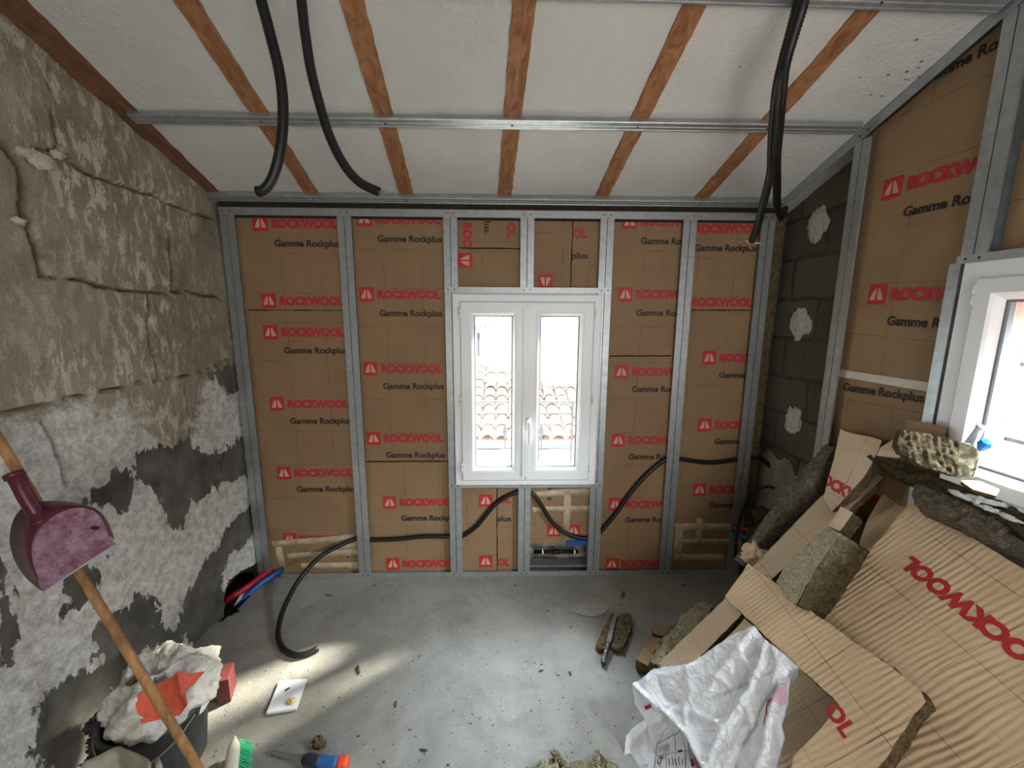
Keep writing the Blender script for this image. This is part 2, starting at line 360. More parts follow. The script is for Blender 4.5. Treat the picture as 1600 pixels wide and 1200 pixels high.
def clip_mesh(vs, fs, ms, poly, cut=None):
    bm = bmesh.new(); B = [bm.verts.new(v) for v in vs]
    for f, m_ in zip(fs, ms):
        try: fc = bm.faces.new([B[i] for i in f]); fc.material_index = m_
        except ValueError: pass
    n = len(poly); ar = sum(poly[i][0]*poly[(i+1) % n][1]-poly[(i+1) % n][0]*poly[i][1] for i in range(n))
    if poly:
        for i in range(n):
            a, b = poly[i], poly[(i+1) % n]; nx, ny = b[1]-a[1], -(b[0]-a[0])
            if ar < 0: nx, ny = -nx, -ny
            bmesh.ops.bisect_plane(bm, geom=bm.verts[:]+bm.edges[:]+bm.faces[:], plane_co=(a[0], a[1], 0), plane_no=(nx, ny, 0), clear_outer=True)
    if cut and bm.verts:
        for ax in (0, 1):
            lo = min(v.co[ax] for v in bm.verts); hi = max(v.co[ax] for v in bm.verts); x = math.floor(lo/cut)*cut+cut
            while x < hi:
                no = [0, 0, 0]; no[ax] = 1; co = [0, 0, 0]; co[ax] = x
                bmesh.ops.bisect_plane(bm, geom=bm.verts[:]+bm.edges[:]+bm.faces[:], plane_co=co, plane_no=no); x += cut
    bm.verts.index_update()
    out = ([tuple(v.co) for v in bm.verts], [tuple(v.index for v in f.verts) for f in bm.faces], [f.material_index for f in bm.faces]); bm.free(); return out
def inside(pt, poly):
    x, y = pt; c = False; n = len(poly)
    for i in range(n):
        a, b = poly[i], poly[i-1]
        if (a[1] > y) != (b[1] > y) and x < (b[0]-a[0])*(y-a[1])/(b[1]-a[1])+a[0]: c = not c
    return c
def board(name, label, poly, N, U, t=.08, km=K_WALL, wm=W_BROWN, prints=(), step=.05, amp=.001, ragged=.0015, group='insulation boards', cat='insulation board',
          origin=None, sideamp=.004, clip=True, faced=True, parent=None, fr=6., uvrot=0, topmat=None, lift=.0022, sstep=.02, seed=None, uvo=(0, 0), ribs=0.):
    """one insulation board: kraft facing, mineral wool core, printing"""
    poly = [V(p) for p in poly]; N = V(N).normalized(); U = (V(U)-N*V(U).dot(N)).normalized(); W = N.cross(U)
    O = V(origin) if origin is not None else poly[0]; O = O-N*((O-poly[0]).dot(N))
    to2 = lambda p: V(((p-O).dot(U), (p-O).dot(W)))
    to3 = lambda a, b, h=0.: O+U*a+W*b+N*h
    sd = seed if seed is not None else random.random()*50
    p2 = [to2(p) for p in poly]
    if sum(p2[i].x*p2[(i+1) % len(p2)].y-p2[(i+1) % len(p2)].x*p2[i].y for i in range(len(p2))) < 0: p2 = p2[::-1]
    hf = lambda a, b: amp*(fb((a, b, sd), fr, 3)+.10*sin(a*250+7*nz((a*.6, b, sd), 9)+3*nz((a, b, sd), 23)) if amp > .002 else nz((a, b, sd), fr))
    ring = []
    for i in range(len(p2)):
        a, b = p2[i], p2[(i+1) % len(p2)]; L = (b-a).length; k = max(1, int(L/min(step, .03)))
        nrm = V(((b-a).y, -(b-a).x)).normalized() if L > 0 else V((0, 0))
        for j in range(k):
            q = a+(b-a)*(j/k); q = q+nrm*(ragged*nz((q.x, q.y, sd), 45)+ragged*1.5*nz((q.x, q.y, sd), 9))*(0 if j == 0 else 1); ring.append(q)
    root = parent or thing(name, label, cat, sum(poly, V((0, 0, 0)))/len(poly)-N*t, group)
    if faced:
        pts = list(ring); x0, x1 = min(p.x for p in ring), max(p.x for p in ring); y0, y1 = min(p.y for p in ring), max(p.y for p in ring)
        y = y0+step*.6
        while y < y1:
            x = x0+step*.6
            while x < x1:
                q = (x+step*.1*sin(y*77), y)
                if inside(q, ring): pts.append(V(q))
                x += step
            y += step
        r = delaunay_2d_cdt(pts, [(i, (i+1) % len(ring)) for i in range(len(ring))], [], 1, 1e-6)
        vs = [to3(p.x, p.y, hf(p.x, p.y)) for p in r[0]]; cu, su = cos(uvrot), sin(uvrot)
        uvs = [(p.x*cu-p.y*su+uvo[0], p.x*su+p.y*cu+uvo[1]) for p in r[0]]; fcs = list(r[2]); mi = [0]*len(fcs)
        if prints:
            pv, pf, pm_ = items_to_mesh(prints)
            pv, pf, pm_ = clip_mesh(pv, pf, pm_, [(p.x, p.y) for p in p2] if clip else [], .03 if amp > .002 else None)
            b = len(vs); vs += [to3(a, b_, hf(a, b_)+lift+l) for a, b_, l in pv]; uvs += [(a, b_) for a, b_, l in pv]
            fcs += [tuple(i+b for i in f) for f in pf]; mi += [m_+1 for m_ in pm_]
        obj('kraft_facing', vs, fcs, [km, RED, BLACK, PALE], root, mi=mi, smooth=True, uv=uvs)
    # core
    per = []; 
    for i in range(len(ring)):
        a, b = ring[i], ring[(i+1) % len(ring)]; k = max(1, round((b-a).length/sstep))
        per += [a+(b-a)*(j/k) for j in range(k)]
    n = len(per); lay = max(2, int(t/sstep)); cv = []; cf = []
    cen = sum(per, V((0, 0)))/n
    for l in range(lay+1):
        h_ = -.0008-(t-.0008)*l/lay
        for i, q in enumerate(per):
            tg = per[(i+1) % n]-per[i-1]; nr = V((tg.y, -tg.x)); nr = nr.normalized() if nr.length > 0 else V((0, 0))
            P3 = to3(q.x, q.y, h_); d = sideamp*(nz(P3, 80, sd)*1.2+nz(P3, 22, sd)*.8) if l else -.001
            q2 = q+nr*d; cv.append(to3(q2.x, q2.y, h_+(hf(q.x, q.y)-.0006 if l == 0 else sideamp*.5*nz(P3, 40, sd+3))))
    for l in range(lay):
        for i in range(n): cf.append((l*n+i, l*n+(i+1) % n, (l+1)*n+(i+1) % n, (l+1)*n+i)[::-1])
    r = delaunay_2d_cdt(per, [(i, (i+1) % n) for i in range(n)], [], 1, 1e-6)
    b = len(cv); cv += [to3(p.x, p.y, -t) for p in r[0]]; cf += [tuple(i+b for i in f)[::-1] for f in r[2]]
    if not faced:
        pts = list(per); x0, x1 = min(p.x for p in ring), max(p.x for p in ring); y0, y1 = min(p.y for p in ring), max(p.y for p in ring); st = sstep*.8
        y = y0+st/2
        while y < y1:
            x = x0+st/2
            while x < x1:
                if inside((x, y), ring): pts.append(V((x+st*.2*sin(y*333), y)))
                x += st
            y += st
        r = delaunay_2d_cdt(pts, [(i, (i+1) % n) for i in range(n)], [], 1, 1e-6)
        b = len(cv); cv += [to3(p.x, p.y, sideamp*(1.3*nz((p.x, p.y, sd), 85)+.9*nz((p.x, p.y, sd), 30))+ribs*sin((p.x+.2*p.y)*420+2*nz((p.x, p.y, sd), 20)) if min(abs(p.x-x0), abs(p.x-x1)) >= 0 else 0) for p in r[0]]; k0 = len(cf); cf += [tuple(i+b for i in f) for f in r[2]]
        mi = [0]*k0+[1]*(len(cf)-k0)
        obj('mineral_wool', cv, cf, [wm, topmat or wm], root, mi=mi, smooth=True)
    else: obj('mineral_wool', cv, cf, wm, root, smooth=True)
    return root
PLGR2 = plain('pale_mortar_lump', (190, 180, 162), .95, var=.15, vscale=30, bmp=.6, bscale=60)

# ================================================================== SETTING
XL, XR, XB, YB = -1.44, 1.43, 1.545, 2.2
# ---- floor with a broken hole in its far left corner
hole = [FL(*q) for q in ((340, 975), (350, 968), (372, 956), (392, 925), (402, 905), (396, 893), (370, 893), (345, 930))]
hole2 = [(p.x, p.y) for p in hole]
def gridmesh(x0, x1, y0, y1, s, f, keep=None):
    nx, ny = max(1, round((x1-x0)/s)), max(1, round((y1-y0)/s)); vs = []; fs = []
    for j in range(ny+1):
        for i in range(nx+1): vs.append(f(x0+(x1-x0)*i/nx, y0+(y1-y0)*j/ny))
    for j in range(ny):
        for i in range(nx):
            if keep is None or keep(x0+(x1-x0)*(i+.5)/nx, y0+(y1-y0)*(j+.5)/ny):
                a = j*(nx+1)+i; fs.append((a, a+1, a+nx+2, a+nx+1))
    return vs, fs
vs, fs = gridmesh(-1.75, 1.75, -1.6, 2.4, .02, lambda x, y: V((x, y, .003*fb((x, y, 0), 2.5, 3)-.001)), lambda x, y: not inside((x, y), hole2))
mb = MB().add(vs, fs); mb.box((-1.9, -1.8, -.32), (1.9, 2.9, -.22))
mb.box((-1.9, -1.8, -.22), (1.9, 1.70, -.02)); mb.box((-1.2, 1.70, -.22), (1.9, 2.9, -.02)); mb.box((-1.9, 2.35, -.22), (-1.2, 2.9, -.02)); 
struct('floor', mb, FLOOR)
# ---- left stone wall
LWp = lambda u, v: (lambda p: (p.y, p.z))(on(u, v, (1, 0, 0), XL))
J = [[LWp(*q) for q in L] for L in (
    [(-40, 205), (0, 216), (20, 226), (35, 262), (45, 310), (58, 370), (65, 405), (75, 430)], [(75, 430), (130, 440), (180, 448), (225, 455), (270, 457), (345, 462)],
    [(256, 314), (263, 325), (266, 370), (272, 430), (272, 457)], [(231, 457), (234, 500), (242, 550), (250, 592)],
    [(250, 592), (300, 584), (362, 560)], [(250, 592), (190, 604), (100, 626), (0, 646), (-40, 655)],
    [(85, 110), (92, 200), (92, 240)], [(50, 252), (60, 236), (92, 242), (130, 268), (205, 292), (256, 314)], [(208, 235), (214, 258)], [(256, 316), (300, 330), (340, 345)],
    [(72, 658), (90, 690), (98, 730), (104, 762)], [(292, 602), (296, 650), (303, 690)], [(180, 60), (205, 130), (222, 200)])]
JW = [.013, .004, .007, .006, .0025, .0025, .003, .004, .003, .003, .004, .002, .002]
PT = [[LWp(*q) for q in L] for L in (
    [(135, 788), (152, 768), (190, 745), (225, 708), (262, 703), (288, 680), (308, 700), (350, 700), (384, 690), (392, 745), (352, 752), (330, 770), (300, 790), (287, 828), (270, 818), (250, 790), (240, 752), (205, 772), (195, 798), (160, 794)],
    [(392, 790), (365, 818), (330, 870), (308, 900), (290, 935), (280, 985), (302, 1015), (345, 985), (355, 925), (346, 900), (360, 868), (395, 845), (400, 800)],
    [(225, 923), (190, 945), (148, 988), (148, 1050), (100, 1070), (50, 1098), (55, 1180), (90, 1260), (170, 1240), (165, 1110), (202, 1012), (250, 1002), (272, 1012), (292, 1000), (248, 975), (245, 938)],
    [(326, 585), (348, 604), (378, 612), (372, 560), (350, 575)], [(98, 885), (165, 880), (160, 945), (105, 960)], [(0, 850), (20, 900), (25, 1000), (0, 1050)])]
WH = [LWp(*q) for q in ((-60, 700), (60, 655), (180, 640), (290, 690), (330, 600), (380, 600), (420, 900), (330, 1010), (100, 1250), (-60, 1250))]
def dseg(p, a, b):
    ax, ay = b[0]-a[0], b[1]-a[1]; t = max(0, min(1, ((p[0]-a[0])*ax+(p[1]-a[1])*ay)/(ax*ax+ay*ay))); return hypot(p[0]-a[0]-ax*t, p[1]-a[1]-ay*t)
def soft(p, poly, w_):
    d = min(dseg(p, poly[i], poly[i-1]) for i in range(len(poly))); return .5+(d if inside(p, poly) else -d)/w_
aj, ap, aw_ = [], [], []
JB = [(min(q[0] for q in L)-.06, max(q[0] for q in L)+.06, min(q[1] for q in L)-.06, max(q[1] for q in L)+.06) for L in J]
PB = [(min(q[0] for q in L)-.1, max(q[0] for q in L)+.1, min(q[1] for q in L)-.1, max(q[1] for q in L)+.1) for L in PT]
def lw(y, z):
    q = (y+.018*nz((y, z, 0), 9), z+.018*nz((y, z, 5), 9)); g = 0.; 
    for L, wd, bb in zip(J, JW, JB):
        if bb[0] < q[0] < bb[1] and bb[2] < q[1] < bb[3]:
            d = min(dseg(q, L[i], L[i+1]) for i in range(len(L)-1)); wd2 = wd*(.75+.7*nz((y, z, 3), 14)); 
            g = max(g, 1-d/(wd2*1.9) if d < wd2*1.9 else 0)
    aj.append(min(1, g*1.4))
    pa = 0.
    for L, bb in zip(PT, PB):
        if bb[0] < y < bb[1] and bb[2] < z < bb[3]: pa = max(pa, soft((y, z), L, .12))
    ap.append(max(0, min(1, pa))); aw_.append(max(0, min(1, soft((y, z), WH, .35))))
    d = .010*fb((y, z, 0), 1.6, 3)+.0035*fb((y, z, 9), 7, 4)+.0035*fb((y, z, 4), 24, 4)
    ed = (ceil_z(y)-z); 
    if ed < .3 and y > .9: d -= (.3-max(0, ed))*.035*(1+.9*nz((y, z, 1), 8))
    d -= .045*min(1, g*1.3)**.8*min(1, (1 if g > 0 else 0))
    return V((XL+d-.004, y, z))
hw = [LWp(*q) for q in ((352, 972), (350, 935), (356, 908), (378, 892), (404, 878), (412, 900), (375, 930))]
vs, fs = gridmesh(.72, 2.42, -.02, 2.86, .0085, lw, lambda y, z: z < ceil_z(y)+.08 and not inside((y, z), hw))
mb = MB().add(vs, fs); n0 = len(vs)
v2, f2 = gridmesh(-1.7, .72, -.02, 3.5, .06, lambda y, z: V((XL+.006*fb((y, z, 0), 2, 3)-.004, y, z)), lambda y, z: z < ceil_z(y)+.1)
mb.add(v2, f2); mb.box((-1.95, -1.8, -.3), (-1.62, 2.9, 3.6)); mb.box((-1.62, 2.35, -.2), (-1.42, 2.9, 2.3))
wl = struct('wall_left', mb, STONE, smooth=True)
for u, v, r_ in ((62, 250, .030), (40, 238, .018), (90, 242, .015), (30, 345, .012)):
    q_ = on(u, v, (1, 0, 0), XL+.004); MB().blob(q_, (.016, r_*1.3, r_*.8), seed=u, amp=.5, fr=2, n=14).build('mortar_lump', PLGR2, wl, smooth=True)
for nm, arr in (('patch', ap), ('white', aw_), ('joint', aj)):
    at = wl.data.attributes.new(nm, 'FLOAT', 'POINT'); full = arr+[0.]*(len(wl.data.vertices)-len(arr)); at.data.foreach_set('value', full)
# ---- back wall with the window opening, blocks of the right wall
mb = MB(); y0, y1 = 2.36, 2.50
for a, b in (((-1.6, y0, -.2), (-.235, y1, 2.5)), ((.66, y0, -.2), (1.9, y1, 2.5)), ((-.235, y0, -.2), (.66, y1, .60)), ((-.235, y0, 1.98), (.66, y1, 2.5))): mb.box(a, b)
mb.box((-.30, 2.325, 1.70), (.70, 2.36, 2.12)); struct('wall_back', mb, RENDER)  # first box: unseen plate added above the window to close a light gap
vs, fs = gridmesh(-1.7, 2.4, -.02, 3.5, .035, lambda y, z: V((XB-.004*fb((y, z, 0), 5, 4), y, z)), lambda y, z: z < ceil_z(y)+.1 and not (.32 < y < 1.21 and 1.03 < z < 1.67))
mb = MB().add(vs, fs)
for a, b in (((1.56, 1.50, -.2), (1.80, 2.5, 3.6)), ((1.56, 1.21, -.2), (1.60, 1.50, 3.6)), ((1.56, -1.8, -.2), (1.80, .32, 3.6)), ((1.56, .32, -.2), (1.80, 1.50, 1.01)), ((1.56, .32, 1.68), (1.80, 1.50, 3.6))): mb.box(a, b)
wr = struct('wall_right', mb, BLOCK)
JAMB = plain('brick_red_window_reveal', (192, 138, 118), .9, var=.12, vscale=14, bmp=.5)
mb = MB().box((1.49, 1.185, .98), (1.56, 1.215, 1.72)).box((1.53, .30, 1.665), (1.82, 1.19, 1.70)).box((1.53, .30, 1.0), (1.84, 1.19, 1.03)); mb.build('window_reveal', JAMB, wr)
mb = MB(); vs, fs = gridmesh(1.74, 2.35, .0, .93, .012, lambda y, z: V((XB-.008-.006*fb((y, z, 2), 9, 4), y, z)), lambda y, z: z < .76+.07*nz((y, 0, 1), 9)-.12*(2.2-y))
mb.add(vs, fs).build('plaster_patch', PLGR, wr, smooth=True)
struct('wall_rear', MB().box((-1.9, -1.75, -.3), (1.9, -1.62, 3.7)), RENDER)
# ---- ceiling: plaster strips, laths hidden behind, slab above
def cz(x, y): return V((x, y, ceil_z(y)+.0035*fb((x, y, 1), 5, 4)+.0022*fb((x, y, 2), 28, 3)))
vs, fs = gridmesh(-1.5, 1.56, -1.65, 2.32, .022, cz)
mb = MB().add(vs, fs); mb.prism([(-1.9, -1.8, ceil_z(-1.8)+.05), (-1.9, 2.50, ceil_z(2.50)+.05), (-1.9, 2.50, ceil_z(2.50)+.2), (-1.9, -1.8, ceil_z(-1.8)+.2)], (3.8, 0, 0))
struct('ceiling', mb, PLAST, smooth=True)
AZ = -.0596
raf = [(-1.428, 'dark brown rafter running along the top of the stone wall, leftmost of all'), (-.944, 'brown rafter second from the stone wall, left of both black conduits at its top'),
       (-.477, 'brown rafter third from the stone wall, meeting the back wall left of the window'), (.010, 'brown middle rafter running almost straight above the window'),
       (.498, 'brown rafter right of the window, fourth gap from the stone wall'), (1.007, 'rough brown rafter with flaked plaster, behind the pair of hanging cables on the right')]
for i, (xb, lb) in enumerate(raf):
    vs = []; fs = []; K = 150; sd = i*7.3
    for k in range(K+1):
        y = 2.30-3.9*k/K; xc = xb+(2.18-y)*tan(-AZ)*1.0; wd = .034*(1+.0*k)
        l = xc-wd-(.04 if i == 0 else 0)-.004*nz((y, i, 0), 16)-.003*nz((y, i, 3), 40); r_ = xc+wd+.004*nz((y, i, 9), 16)+.004*nz((y, i, 5), 40)
        z = ceil_z(y); zz = z-.007+.002*nz((y, i, 2), 6); d_ = .06
        vs += [(l, y, z+d_), (l, y, zz), (l+.02, y, zz-.0015*nz((y, i, 7), 30)), ((l+r_)/2, y, zz-.001+.002*nz((y, i, 8), 22)), (r_-.02, y, zz), (r_, y, zz), (r_, y, z+d_)]
    for k in range(K):
        for j in range(6): a = k*7+j; fs.append((a, a+1, a+8, a+7))
        fs.append((k*7+6, k*7, k*7+7, k*7+13))
    fs += [tuple(range(7))[::-1], tuple(range(K*7, K*7+7))]
    tag(obj('rafter', vs, fs, RAFT_D if i == 0 else RAFT, at_=(xb, 2.3, ceil_z(2.3))), lb, 'rafter', 'rafters of the sloping ceiling')
# ceiling stains
STAIN = plain('brown_ceiling_stain', (150, 138, 124), .9)
mb = MB()
for u, v, s in ((1432, 62, 4), (1388, 117, 4), (1417, 112, 4.5), (1435, 106, 3.5), (1440, 96, 4), (1361, 148, 3.5), (1378, 150, 3), (1343, 121, 2.5), (1435, 120, 3), (1303, 242, 2.5), (1285, 232, 2.5), (1415, 124, 3), (1156, 105, 2.2), (1420, 125, 2)):
    c = CE(u, v, .003); mb.blob(c, (s*.0011, s*.0013, .001), seed=u, amp=.5, n=6)
mb.build('stain', plain('dark_mould_spots', (86, 74, 64), .9), bpy.data.objects['ceiling'])

# ---- windows
def loft_frame(mb, rect, prof, P, mi=0):
    a0, a1, b0, b1 = rect; vs = []
    for ins, d in prof: vs += [P(a0+ins, b0+ins, d), P(a1-ins, b0+ins, d), P(a1-ins, b1-ins, d), P(a0+ins, b1-ins, d)]
    fs = []; n = len(prof)
    for i in range(n-1):
        for k in range(4): fs.append((i*4+k, i*4+(k+1) % 4, (i+1)*4+(k+1) % 4, (i+1)*4+k))
    return mb.add(vs, fs, mi)
PB_ = lambda a, b, d: V((a, YB-.006-d, b))
w1 = tag(thing('window_1', None, None, (.135, 2.2, .6)), kind='structure')
zt, zb = 1.643, .578
loft_frame(MB(), (-.262, .532, zb, zt), [(0, -.06), (0, .0), (.003, .003), (.036, .003), (.040, -.002), (.046, -.002), (.046, -.06), (0, -.06)], PB_).build('outer_frame', PVC, w1)
for x0, x1, gx0, gx1, nm in ((-.222, .128, 0, 0, 'left'), (.131, .488, 0, 0, 'right')):
    s = loft_frame(MB(), (x0, x1, zb+.034, zt-.040), [(0, -.04), (0, .016), (.004, .020), (.050, .020), (.054, .017), (.058, .017), (.072, .004), (.072, -.03), (0, -.04)], PB_).build('sash', PVC, w1)
    loft_frame(MB(), (x0+.072, x1-.072, zb+.106, zt-.112), [(0, .0), (.004, -.002), (.006, -.006), (.006, -.016), (0, -.016)], PB_).build('glazing_gasket', plain('grey_gasket', (120, 124, 128), .6), s)
    MB().box((x0+.072, YB+.010, zb+.106), (x1-.072, YB+.014, zt-.112)).build('pane', GLASS, s)
mb = MB().box((-.30, YB+.02, zt-.012), (.58, YB+.17, zt+.03)).box((-.30, YB+.02, zb-.03), (.58, YB+.17, zb+.012)).box((-.30, YB+.05, zb), (-.245, YB+.17, zt)).box((.52, YB+.05, zb), (.60, YB+.17, zt)); mb.build('frame_packing', PVC, w1)  # packing added behind the frame to stop daylight leaking in
mb = MB().box((.112, YB-.038, zb+.06), (.145, YB-.024, zt-.066)); mb.build('astragal', PVC, w1)
for x, zz in ((-.226, 1.545), (-.226, 1.07), (-.226, .69), (.494, 1.545), (.494, 1.07), (.494, .69)):
    MB().tube([(x, YB-.026, zz-.028), (x, YB-.026, zz-.002)], .006, 10).tube([(x, YB-.026, zz+.001), (x, YB-.026, zz+.028)], .006, 10).build('hinge', PVC, w1, smooth=True)
hd = MB(); hx = .145; hz = .962
hd.box((hx-.013, YB-.046, hz-.05), (hx+.013, YB-.036, hz+.02))
hd.tube(smooth_path([(hx, YB-.044, hz), (hx, YB-.07, hz), (hx, YB-.084, hz-.02), (hx, YB-.084, hz-.07), (hx, YB-.078, hz-.125)], 6), [.010]*6+[.011]*6+[.0105]*6+[.009]*6+[.006], 10)
hd.build('window_handle', PVC, w1, smooth=True)

PR_ = lambda a, b, d: V((XR+.0-d, a, b))
w2 = tag(thing('window_2', None, None, (1.43, .76, .99)), kind='structure')
R2 = (.245, 1.262, .972, 1.697)
loft_frame(MB(), R2, [(0, -.07), (0, .004), (.003, .007), (.052, .007), (.060, -.004), (.060, -.07), (0, -.07)], PR_).build('outer_frame', PVC, w2)
for a0, a1 in ((.757, 1.206), (.300, .752)):
    s = loft_frame(MB(), (a0, a1, 1.026, 1.643), [(-.004, -.05), (-.004, .018), (0, .021), (.040, .021), (.046, .014), (.060, -.006), (.060, -.04), (0, -.05)], PR_).build('sash', PVC, w2)
    loft_frame(MB(), (a0+.06, a1-.06, 1.086, 1.583), [(0, -.006), (.004, -.008), (.007, -.012), (.007, -.03), (0, -.03)], PR_).build('glazing_gasket', bpy.data.materials['grey_gasket'], s)
    MB().box((XR+.028, a0+.06, 1.086), (XR+.032, a1-.06, 1.583)).build('pane', GLASS, s)
for zz in (1.60, 1.12):
    MB().tube([(XR-.016, 1.212, zz-.03), (XR-.016, 1.212, zz-.003)], .006, 10).tube([(XR-.016, 1.212, zz+.001), (XR-.016, 1.212, zz+.028)], .006, 10).build('hinge', PVC, w2, smooth=True)

# ================================================================== OUTSIDE
TILE = plain('sunbleached_clay_tile', (206, 184, 170), .9, var=.3, vscale=7, bmp=.4, bscale=30)
EXT = plain('neighbour_pale_render', (222, 216, 204), .95, var=.06, vscale=1.5)
IRON = plain('grey_painted_iron', (84, 84, 92), .6)
STONEX = plain('far_stone_blue_grey', (150, 156, 170), .9, var=.2, vscale=1)
# tiled roof of the house opposite: barrel rows running up from the eave
def at(u, v, Y): return BW(u, v, Y)
e0 = at(660, 690, 5.6); eL = e0.z; slope = .30
roof = thing('tiled_roof', 'curved clay tile roof of the lower house seen through the back window', 'roof', (0.2, 5.6, eL-.1))
mb = MB(); pitch = .205; rows = 13; rl = .30
for c in range(-12, 14):
    xc = .2+c*pitch
    for r_ in range(rows):
        y0 = 5.6+r_*rl; z0 = eL+r_*rl*slope; vs = []; jx = .012*nz((c, r_, 0), 3.3); tl = .018*nz((c, r_, 4), 2.7)
        for k, (yy, zo, rad) in enumerate(((y0, .032, .098), (y0+rl*1.12, .004, .080))):
            for a in range(8):
                th = pi*a/7; vs.append(V((xc+jx-rad*cos(th), yy, z0+(yy-y0)*slope+zo+tl+rad*.75*sin(th))))
            for a in range(8):
                th = pi*(7-a)/7; q = rad-.014; vs.append(V((xc+jx-q*cos(th), yy, z0+(yy-y0)*slope+zo+tl-.004+q*.75*sin(th))))
        mb.add(vs, [tuple(range(16))[::-1], tuple(range(16, 32))]+[(i, (i+1) % 16, (i+1) % 16+16, i+16) for i in range(16)])
mb.prism([(-2.4, 5.62, eL-.01), (-2.4, 9.6, eL-.01+4.0*slope), (-2.4, 9.6, eL-.3+4.0*slope), (-2.4, 5.62, eL-.08)], (5.4, 0, 0)); mb.build('roof_tile', TILE, roof)
MB().tube([(-2.4, 5.52, eL-.02), (3, 5.52, eL-.02)], .06, 12).build('gutter', plain('zinc', (176, 186, 196), .5, .4), roof)
mb = MB().box((-2.4, 5.75, eL-2.6), (3, 5.9, eL-.05)); mb.build('house_wall', plain('ochre_render', (226, 204, 176), .9), roof)
for x in (-.45, .28): MB().box((x, 5.70, eL-.62), (x+.42, 5.76, eL-.16)).build('window_shutter', plain('grey_shutter', (176, 178, 188), .8), roof)
# gable of the taller house: its base cuts down across the roof
nb = thing('gable_house', 'tall white rendered gable wall with a downpipe behind the tiled roof', 'house', (.3, 8, .5))
def rp(u, v):          # point on the roof plane
    return on(u, v, (0, -slope, 1), eL-slope*5.6+.06)
g0, g1 = rp(728, 560), rp(960, 618); dv = (g1-g0); dv.z = 0; dn_ = V((dv.y, -dv.x, 0)).normalized()
if dn_.y > 0: dn_ = -dn_
q = lambda u, v: on(u, v, dn_, dn_.dot(g0))
A = [q(715, 563), q(980, 628), q(980, 531), q(905, 514), q(855, 503), q(820, 500), q(735, 516), q(700, 524)]
A[0].z -= .8; A[1].z -= .8
MB().prism(A, -dn_*.4).build('gable_wall', EXT, nb)
mb = MB()
for a, b in ((q(700, 524), q(820, 500)), (q(820, 500), q(980, 531))):
    d_ = (b-a); K = 16
    for k in range(K): 
        p0 = a+d_*(k/K)+dn_*.12; p1 = a+d_*((k+.86)/K)+dn_*.12; mb.prism([p0, p1, p1+V((0, 0, .10)), (p0+p1)/2+V((0, 0, .16)), p0+V((0, 0, .10))], -dn_*.55)
mb.build('verge_tile', TILE, nb)
MB().tube([q(851, 498)+dn_*.1, q(851, 520)+dn_*.1, q(850, 546)+dn_*.1], .07, 10).build('downpipe', STONEX, nb)
MB().tube([q(750, 520)+dn_*.06, q(750, 556)+dn_*.06], .025, 8).build('cable', IRON, nb)
# guard rail outside the back window
rl_ = thing('window_guard_rail', 'grey wrought iron guard rail with spear finials outside the back window', 'railing', (.13, 2.9, .3))
Yr = 2.9; X0, X1 = -.30, at(894, 650, Yr).x; zr = lambda v: at(820, v, Yr).z
for v in (628, 646, 700, 727): MB().box((X0, Yr-.006, zr(v)-.005), (X1 if v != 628 else X1+.02, Yr+.006, zr(v)+.005)).build('rail', IRON, rl_)
for x in (X1, X0): MB().tube([(x, Yr, zr(745)), (x, Yr, zr(628))], .008, 8).lathe([(.006, -.03), (.016, -.012), (.01, 0), (.016, .012), (.006, .03)], (x, Yr, zr(675)), 10).build('post', IRON, rl_)
for u in (789, 846):
    x = at(u, 680, Yr).x; MB().lathe([(.005, 0), (.005, .05), (.012, .06), (.005, .07), (.006, .09), (.019, .12), (.016, .15), (.004, .19), (.0, .20)], (x, Yr, zr(700)), 10).build('finial', IRON, rl_, smooth=True)
struct('trim_2', MB().box((-.5, 2.5, .05), (.8, 2.98, zr(745)+.004)), EXT)
# outside the side window
sw = thing('neighbour_side_wall', 'rough pale rendered wall with a narrow blue shutter outside the side window', 'wall', (3.0, .9, 0))
MB().box((3.0, -1, -.5), (3.2, 3.3, 3.4)).build('rendered_wall', plain('rough_light_render', (206, 204, 206), .95, var=.12, vscale=6, bmp=1, bscale=30), sw)
s2_ = thing('side_guard_rail', 'grey metal guard rail outside the side window', 'railing', (1.9, .8, 1.0))
for z in (1.36, 1.08): MB().box((1.88, .2, z), (1.895, 1.5, z+.014)).build('rail', IRON, s2_)
MB().box((1.875, 1.5, .9), (1.90, 1.525, 1.39)).build('post', IRON, s2_)

# ================================================================== METAL FRAMES
def channel(parent, p0, p1, A, N, side, m=METAL, w_=.0355, depth=.048):
    """one C channel from p0 to p1; web at the line p0-p1, flanges reach along side*A; N points into the room"""
    p0, p1, A, N = V(p0), V(p1), V(A), V(N); t = .0012; d = p1-p0; g = .0016*side
    pr = [(g, 0), (w_*side, 0), (w_*side, -.008), ((w_-.001)*side, -.008), ((w_-.001)*side, -t), (g+t*side*2, -t), (g+t*side*2, -depth+t), (w_*side, -depth+t), (w_*side, -depth), (g, -depth)]
    pts = [p0+A*a+N*b for a, b in pr]
    o = MB().prism(pts, d).build('channel', m, parent)
    # pressed stiffening groove on the face
    gpr = [(w_*side*.5-.002, .0002), (w_*side*.5+.002, .0002), (w_*side*.5+.002, .0009), (w_*side*.5-.002, .0009)]
    return o
def screws(parent, pts, N):
    for p in pts: MB().lathe([(0, .0025), (.003, .0022), (.0036, .0005), (.0036, 0)], p, 8, axis=V(N)).build('screw', DARK, parent)
def stud(label, p0, p1, A, N, group, m=METAL, single=0):
    t = thing('metal_stud', label, 'metal stud', p0, group); p0, p1, A, N = V(p0), V(p1), V(A).normalized(), V(N)
    for s in ((-1, 1) if not single else (single,)): channel(t, p0, p1, A, N, s, m)
    d = (p1-p0).normalized()
    return t
GB = 'galvanised studs of the back wall frame'; GR = 'galvanised studs of the side wall frame'
